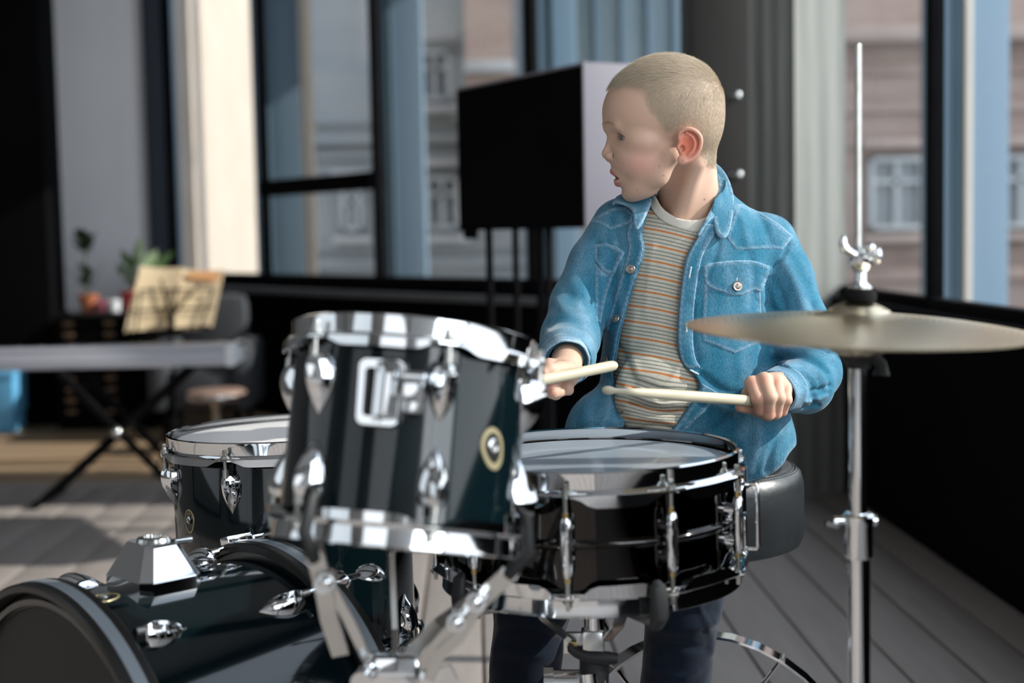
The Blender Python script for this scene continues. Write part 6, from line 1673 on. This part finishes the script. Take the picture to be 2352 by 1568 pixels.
def patch(name, poly, t, surf=None, depth=None, m=None, parent=None, sm=1, step=2.6, back=True, wear=1.0, stitch=(5.5,), edge_r=2.2, stitch_w=.00033, base=DN, wcol=DW, label=None, attr=True, lift=0.0, extra=None, stitch_side=None):
    pl = smooth_poly(poly, sm); 
    out_ = []; # resample outline
    for i in range(len(pl)):
        a, b = pl[i], pl[(i + 1) % len(pl)]; k = max(1, int(np.hypot(*(b - a)) / step))
        for j in range(k): out_.append(a + (b - a) * j / k)
    out_ = np.array(out_); lo, hi = out_.min(0), out_.max(0)
    gx, gy = np.meshgrid(np.arange(lo[0], hi[0], step), np.arange(lo[1], hi[1], step * .87)); gx = gx + (np.arange(gx.shape[0])[:, None] % 2) * step * .5
    g = np.stack([gx.ravel(), gy.ravel()], 1); g = g[poly_dist(g, out_) < -step * .55]
    pts = np.concatenate([out_, g]); n0 = len(out_)
    r = delaunay_2d_cdt([Vector(p) for p in pts], [(i, (i + 1) % n0) for i in range(n0)], [], 1, 1e-4)
    v2 = np.array([tuple(v) for v in r[0]]); tris = [tuple(f) for f in r[2]]
    if tris and len(tris[0]) != 3: pass
    dist = np.maximum(-poly_dist(v2, out_), 0)
    P3 = np.zeros((len(v2), 3)); NN = np.zeros((len(v2), 3)); okv = np.ones(len(v2), bool)
    for i, (x, y) in enumerate(v2):
        if surf is not None:
            h = surf.hit(x, y)
            if h is None: okv[i] = False; continue
            P3[i], NN[i] = h
        else:
            D = depth(x, y); P3[i] = C3(x, y, D); dx = C3(x + 1, y, depth(x + 1, y)) - P3[i]; dy = C3(x, y + 1, depth(x, y + 1)) - P3[i]
            nn = np.cross(dx, dy); nn /= np.linalg.norm(nn); NN[i] = nn if nn[2] < 0 else -nn
    # bridge the few rays that missed, smooth depth jumps and normals
    tree = np.array(v2); adj = [[] for _ in v2]
    for f in tris:
        for i in range(len(f)): adj[f[i]].append(f[(i + 1) % len(f)]); adj[f[(i + 1) % len(f)]].append(f[i])
    dep = P3[:, 2].copy(); med = np.median(dep[okv]); okv &= np.abs(dep - med) < .12
    for _ in range(60):
        bad = np.where(~okv)[0]
        if not len(bad): break
        for i in bad:
            nb_ = [j for j in adj[i] if okv[j]]
            if nb_: dep[i] = np.mean([dep[j] for j in nb_]); NN[i] = np.mean([NN[j] for j in nb_], axis=0); okv[i] = True
    if surf is not None:
        for _ in range(5):
            nd = dep.copy()
            for i in range(len(v2)):
                if adj[i]: nd[i] = .4 * dep[i] + .6 * np.mean(dep[adj[i]])
            dep = nd
        for _ in range(6):
            N2 = NN.copy()
            for i in range(len(v2)):
                if adj[i]: N2[i] = NN[i] + np.mean(NN[adj[i]], axis=0)
            NN = N2 / (np.linalg.norm(N2, axis=1)[:, None] + 1e-9)
    P3 = np.stack([C3(x, y, d) for (x, y), d in zip(v2, dep)])
    prof = np.sqrt(np.clip(1 - (1 - np.clip(dist / edge_r, 0, 1)) ** 2, 0, 1))
    groove = sum(.00030 * np.exp(-((dist - s_) / 1.2) ** 2) for s_ in stitch) if stitch else 0
    top = P3 + NN * ((t * prof + lift - groove) [:, None]); bot = P3 - NN * (.0025 if back else 0)
    if surf is None: bot = P3 - NN * t
    ex = wear * (.50 * np.exp(-(dist / 2.4) ** 2) + .28 * np.exp(-((dist - 5) / 3.2) ** 2) * (.5 + .8 * np.sin(v2[:, 0] * 1.1 + v2[:, 1] * .9) ** 2))
    if extra is not None: ex = ex + extra(v2)
    V = np.concatenate([top, bot]); K = len(v2)
    F3 = [tuple(f) for f in tris] + [tuple(j + K for j in reversed(f)) for f in tris]
    ed = {}
    for f in tris:
        for i in range(len(f)):
            e = (f[i], f[(i + 1) % len(f)]); ed[e] = 1
    for (a, b) in list(ed):
        if (b, a) not in ed: F3.append((a, a + K, b + K)); F3.append((a, b + K, b))
    F3 = np.array([f[:3] for f in F3])
    col_ = tone(V, base=base, wear=wcol, extra=np.concatenate([ex, ex])) if attr else None
    o = np_mesh(name, V, F3, m or DEN, parent if parent is not None else boy, col_)
    bm = bmesh.new(); bm.from_mesh(o.data); bmesh.ops.recalc_face_normals(bm, faces=bm.faces); bm.to_mesh(o.data); bm.free()
    if label: o['label'] = label
    # stitches
    for s_ in stitch or ():
        tt = np.roll(out_, -1, 0) - np.roll(out_, 1, 0); tt /= np.hypot(*tt.T)[:, None] + 1e-9; nrm = np.stack([-tt[:, 1], tt[:, 0]], 1)
        q1 = out_ + nrm * s_; ins = np.where((poly_dist(q1, out_) > 0)[:, None], out_ - nrm * s_, q1)
        seg = np.hypot(*(np.roll(ins, -1, 0) - ins).T); L = np.concatenate([[0], np.cumsum(seg)]); tot = L[-1]
        ext = np.concatenate([ins, ins[:1]]); us = np.arange(0, tot, 5.2); E2 = []
        for w_ in (us, us + 3.0): E2.append(np.stack([np.interp(w_ % tot, L, ext[:, 0]), np.interp(w_ % tot, L, ext[:, 1])], 1))
        dd = [-poly_dist(e, out_) for e in E2]
        jj = [np.argmin(((v2[None] - e[:, None]) ** 2).sum(2), 1) for e in E2]
        for k in range(len(us)):
            if dd[0][k] < s_ * .75 or dd[1][k] < s_ * .75: continue
            e3 = []
            for c in (0, 1):
                x, y = E2[c][k]; j = jj[c][k]; e3.append(top[j] + (C3(x, y, P3[j][2]) - P3[j]) + NN[j] * .00010)
            STITCH.tube([c2w(e3[0]), c2w(e3[1])], stitch_w, 5)
    return o
patch('yoke', [(1692, 470), (1704, 468), (1745, 487), (1788, 513), (1822, 542), (1812, 556), (1797, 574), (1760, 571), (1720, 573), (1690, 576), (1678, 560), (1668, 545), (1684, 500)], .0011, SJ, sm=0)
patch('yoke', [(1358, 509), (1380, 514), (1404, 528), (1428, 520), (1452, 510), (1454, 492), (1440, 476), (1412, 476), (1386, 488), (1366, 500)], .0010, SJ, sm=0)
patch('pocket', [(1618, 652), (1614, 720), (1614, 783), (1650, 797), (1687, 812), (1720, 798), (1751, 781), (1749, 720), (1746, 660), (1690, 668)], .0011, SJ, sm=0)
patch('pocket', [(1367, 604), (1386, 626), (1412, 626), (1398, 662), (1388, 700), (1380, 742), (1368, 738), (1366, 680)], .0010, SJ, sm=0)
SF = SJ
patch('pocket_flap', [(1615, 607), (1660, 600), (1703, 597), (1735, 599), (1756, 607), (1771, 613), (1758, 646), (1749, 671), (1736, 671), (1733, 666), (1694, 683), (1660, 672), (1630, 664), (1617, 649), (1614, 628)], .0026, SJ, sm=1, stitch=(5.0, 11.0), lift=.0006)
patch('pocket_flap', [(1364, 562), (1392, 558), (1416, 566), (1436, 580), (1424, 604), (1413, 628), (1384, 627), (1378, 612), (1366, 600)], .0026, SJ, sm=0, stitch=(5.0,), lift=.0006)
def strip(edge, w, side, i0=0, i1=None, inset=1.5):
    e = np.array(edge, float)[i0:i1]; o_ = []; q_ = []
    for i in range(len(e)):
        t = e[min(i + 1, len(e) - 1)] - e[max(i - 1, 0)]; t /= np.hypot(*t); n = np.array((-t[1], t[0])) * side
        if n[0] * side * 0 + 0 == 0: pass
        o_.append(e[i] + n * inset); q_.append(e[i] + n * w)
    return np.array(o_ + q_[::-1])
# the left panel lies to the left of its edge, the right one to the right
def xstrip(edge, dx, y0, y1, inset=2.0):
    e = np.array([p for p in edge if y0 <= p[1] <= y1]); s_ = np.sign(dx)
    return np.concatenate([e + (inset * s_, 0), (e + (dx, 0))[::-1]])
patch('placket', xstrip(OR, 36, 505, 848), .0014, SJ, sm=0, stitch=(4.5, 30)[:1])
patch('placket', xstrip(OL, -36, 505, 845), .0012, SJ, sm=0, stitch=(4.5,))
patch('placket', [(1612, 880), (1648, 900), (1632, 930), (1600, 962), (1568, 996), (1540, 996), (1568, 960), (1594, 922), (1611, 900)], .0013, SJ, sm=0)
# collar leaves
dR_ = rbf_depth([(1629, 367, 2.150), (1655, 384, 2.142), (1645, 420, 2.112), (1676, 412, 2.118), (1688, 446, 2.098), (1650, 450, 2.088), (1640, 500, 2.062), (1684, 500, 2.066), (1660, 547, 2.040), (1604, 542, 2.040), (1622, 505, 2.048)])
patch('collar', [(1629, 368), (1643, 374), (1658, 386), (1673, 408), (1685, 444), (1686, 470), (1683, 500), (1676, 532), (1668, 545), (1656, 547), (1645, 535), (1640, 512), (1638, 498), (1626, 512), (1606, 542), (1600, 538), (1622, 500), (1640, 465), (1650, 430), (1645, 405), (1634, 388)], .0022, None, dR_, sm=1, stitch=(5, 10), edge_r=3)
dL_ = rbf_depth([(1403, 471, 2.085), (1432, 442, 2.100), (1472, 457, 2.080), (1500, 455, 2.085), (1455, 490, 2.050), (1460, 528, 2.035), (1490, 482, 2.052), (1420, 468, 2.070)])
patch('collar', [(1404, 472), (1413, 464), (1437, 469), (1453, 482), (1455, 497), (1454, 512), (1460, 529), (1473, 516), (1486, 490), (1500, 458), (1484, 452), (1458, 450), (1432, 443), (1414, 452)], .0022, None, dL_, sm=1, stitch=(5,), edge_r=3)
# collar band running round behind the neck
cb = MB(); ring = []
for k in range(25):
    w = math.radians(12 + 156 * k / 24) ; c = C3(1580, 440, 2.115)
    ring.append((w, c))
inner = [(c + np.array((math.cos(w) * .047, .006 * math.sin(w) * 1.6 + .010 + .022 * max(0, math.sin(w)), math.sin(w) * .047))) for w, c in ring]
V = []; F = []
for i, p in enumerate(inner):
    o_ = (p - C3(1580, 440, 2.115)); o_[1] = 0; o_ /= np.linalg.norm(o_)
    for (r_, h_) in ((0, -.016), (.0015, .008), (.004, .014), (.008, .010), (.010, -.010), (.013, -.022)): V.append(c2w(p + o_ * r_ + np.array((0, h_, 0))))
K = 6
for i in range(len(inner) - 1):
    for j in range(K - 1): F.append((i * K + j, i * K + j + 1, (i + 1) * K + j + 1, (i + 1) * K + j))
cbm = MB().add(V, F)
me = bpy.data.meshes.new('collar_band'); me.from_pydata(cbm.v, [], cbm.f)
a = me.color_attributes.new('tone', 'FLOAT_COLOR', 'POINT'); cols_ = np.concatenate([tone(np.array(cbm.v), extra=.15), np.ones((len(cbm.v), 1))], 1); a.data.foreach_set('color', cols_.astype(np.float32).ravel())
for p_ in me.polygons: p_.use_smooth = True
o = link('collar_band', me, DEN, boy); md = o.modifiers.new('solid', 'SOLIDIFY'); md.thickness = .0018

# buttonholes and buttons
for q in ([(1584, 611), (1591, 612), (1585, 641), (1579, 640)], [(1573, 741), (1580, 741), (1579, 766), (1573, 766)], [(1585, 846), (1606, 858), (1603, 863), (1583, 851)]):
    patch('buttonhole', q, .0022, SJ, sm=0, step=2.0, stitch=None, base=np.array((.40, .50, .55)), wcol=np.array((.62, .66, .66)), edge_r=1.5)
    c = np.mean(q, 0); v = (np.array(q[3]) + np.array(q[2]) - np.array(q[0]) - np.array(q[1])) / 2; 
patch('buttonhole', [(1687, 637), (1694, 637), (1693, 652), (1688, 652)], .0034, SJ, sm=0, step=2.0, stitch=None, base=np.array((.40, .50, .55)), wcol=np.array((.62, .66, .66)), edge_r=1.5)
but_m = mat('brass_button', (.42, .36, .31), .32, .9, bump=(400, .6, .0008)); 
def button(px, py, r, tilt=(0, 0), up=.0036):
    h = SJ.hit(px, py)
    if h is None: return
    p, n = h; n = n + np.array((tilt[0], tilt[1], 0)); n /= np.linalg.norm(n); n0 = h[1]
    z = n; x = np.cross((0, 1., 0), z); x /= np.linalg.norm(x); y = np.cross(z, x)
    base = p + n0 * up; m = MB()
    m.lathe([(0, -.0035), (r * .35, -.0035), (r * .35, 0), (r * .96, 0), (r, .0006), (r * .93, .0014), (r * .80, .0011), (r * .74, .0010), (r * .40, .0013), (r * .34, .0019), (r * .20, .0017), (r * .12, .0023), (0, .0024)], 36)
    for k in range(14):     # raised marks round the rim
        w = 2 * math.pi * k / 14; m.box((r * .60 * math.cos(w), r * .60 * math.sin(w), .0012), (r * .16, r * .07, .0007), rotz(w), bev=.0001)
    R_ = np.stack([x, y, z], 1); m.v = [tuple(c2w(R_ @ np.array(v) + base)) for v in m.v]
    o = m.build('button', but_m, boy, angle=50)
button(1691, 657, .0073, up=.0052); button(1451, 619, .0070, (.15, 0)); button(1421, 732, .0068, (0, .5), .006); button(1397, 828, .0068, (0, .4), .005); button(1428, 942, .006, (-.8, .2), .004)

# T-shirt neck band
ST = Surf(tV, tF[tV[tF].mean(1)[:, 2] < 2.13])
CRM = mat('cream_rib', (.60, .565, .50), .85, 0, .15, bump=(700, .3, .0005, (1, 1, .1)))
patch('neck_band', [(1498, 447), (1507, 452), (1520, 478), (1550, 499), (1577, 506), (1610, 505), (1634, 491), (1640, 505), (1620, 528), (1601, 536), (1575, 531), (1550, 523), (1520, 509), (1495, 482), (1490, 462)], .0022, ST, m=CRM, sm=1, stitch=None, attr=False, label='plain cream neck band')

# cuffs
def cuff(end, d, r, L, e1, tiltv, name='cuff', flat=.86, seed=0, back=.0, wr=.8):
    z = np.array(d) + np.array(tiltv); z /= np.linalg.norm(z); x = np.array(e1, float); x -= z * (x @ z); x /= np.linalg.norm(x); y = np.cross(z, x)
    V = []; F = []; n = 72; prof = [(r * .93, .001), (r * .965, .0035), (r * 1.01, .0030), (r * 1.03, -.003), (r * 1.05, -L * .35), (r * 1.08, -L * .7), (r * 1.10, -L), (r * 1.06, -L - .004), (r * .99, -L - .002), (r * .96, -L * .6), (r * .93, -.006)]
    ex = []
    for j in range(n):
        w = 2 * math.pi * j / n; wob = 1 + .015 * math.sin(3 * w + seed) + .012 * math.sin(7 * w + seed * 2)
        for i, (rr, zz_) in enumerate(prof):
            zz2 = zz_ + .0018 * math.sin(2 * w + seed)
            V.append(end + z * (zz2 + back) + x * rr * wob * math.cos(w) + y * rr * wob * flat * math.sin(w)); ex.append(.55 if i in (1, 2, 3) else (.35 if i in (4, 6, 7) else .12))
    K = len(prof)
    for j in range(n):
        for i in range(K): F.append((j * K + i, ((j + 1) % n) * K + i, ((j + 1) % n) * K + (i + 1) % K, j * K + (i + 1) % K))
    V = np.array(V); o = np_mesh(name, V, np.array(F), DEN, boy, tone(V, extra=np.array(ex) * wr, seed=9))
    bm = bmesh.new(); bm.from_mesh(o.data); bmesh.ops.recalc_face_normals(bm, faces=bm.faces); bm.to_mesh(o.data); bm.free()
    for zz_ in (-.004, -L + .003):
        for k in range(60):
            w = 2 * math.pi * k / 60; w2 = w + .06; rr = r * (1.037 if zz_ > -.01 else 1.095)
            a_ = [end + z * (zz_ + back) + x * rr * math.cos(q) + y * rr * flat * math.sin(q) for q in (w, w2)]
            STITCH.tube([c2w(a_[0]), c2w(a_[1])], .00035, 5)
cuff(C3(1784, 899, 1.962), dR, .0335, .026, (1, 0, 0), (-.05, -.10, 0), seed=1, back=.004)
cuff(C3(1301, 829, 1.950), dL, .0315, .028, (1, 0, 0), (.1, -.05, 0), flat=1.0, seed=4, back=.004, wr=1.5)
# hem stitch line and sleeve seams
def stitch_line(pl, surf=SJ, gap=5.2, ln=3.0, lift=.0003):
    pl = smooth_poly(pl, 1, False); seg = np.hypot(*np.diff(pl, axis=0).T); L = np.concatenate([[0], np.cumsum(seg)])
    for u in np.arange(0, L[-1] - ln, gap):
        e = []
        for w_ in (u, u + ln):
            h = surf.hit(np.interp(w_, L, pl[:, 0]), np.interp(w_, L, pl[:, 1]))
            if h is None: e = []; break
            e.append(h[0] + h[1] * lift)
        if len(e) == 2 and np.linalg.norm(e[0] - e[1]) < .006: STITCH.tube([c2w(e[0]), c2w(e[1])], .00034, 5)
for dy in (4, 10): stitch_line([(x, y - dy) for x, y in HEM if 1700 < x < 1800])
stitch_line([(1828, 540), (1805, 572), (1784, 604), (1770, 650), (1764, 700)]); stitch_line([(1836, 546), (1814, 578), (1792, 610), (1778, 655), (1771, 700)])
stitch_line([(1700, 452), (1745, 470), (1790, 496), (1824, 526)]); stitch_line([(1372, 556), (1364, 640), (1372, 720)]); stitch_line([(x - 34, y) for x, y in OL if 560 < y < 840]); stitch_line([(x + 34, y) for x, y in OR if 560 < y < 840])
for dx in (3.5,): stitch_line([(x - dx, y) for x, y in OL if 850 < y < 990]); stitch_line([(x + dx + 2, y) for x, y in OR if 870 < y < 990])
tag(STITCH.build('stitching', mat('pale_thread', (.10, .19, .27), .8, noise=(300, .8, (.32, .40, .46))), boy), kind='stuff')

# ---- drumsticks
def stick(tip, butt, label):
    tip = np.array(tip); butt = np.array(butt); L = np.linalg.norm(butt - tip); z = (butt - tip) / L
    t = thing('drumstick', label, 'drumstick', tuple(c2w((tip + butt) / 2)), 'drumsticks', world=True)
    def at(u): return c2w(tip + z * u)
    us = np.array([0, .002, .006, .011, .016, .020]); rs = [.0012, .0036, .0052, .0055, .0046, .0034]
    MB().tube([at(u) for u in us], rs, 20).build('bead', 'wood_pale', t)
    us = [.019, .03, .05, .075, .11, .16, L - .012, L - .005, L - .001, L]; rs = [.0034, .0037, .0048, .0062, .0070, .0073, .0073, .0066, .0045, .001]
    MB().tube([at(u) for u in us], rs, 24).build('shaft', 'wood_pale', t)
stick(C3(1384, 895, 1.755), C3(1815, 927, 1.975), 'pale wooden drumstick gripped in the hand on the right, bead over the snare')
stick(C3(1000, 922, 1.735), C3(1416, 838, 1.895), 'pale wooden drumstick held in the hand beside the rack tom')
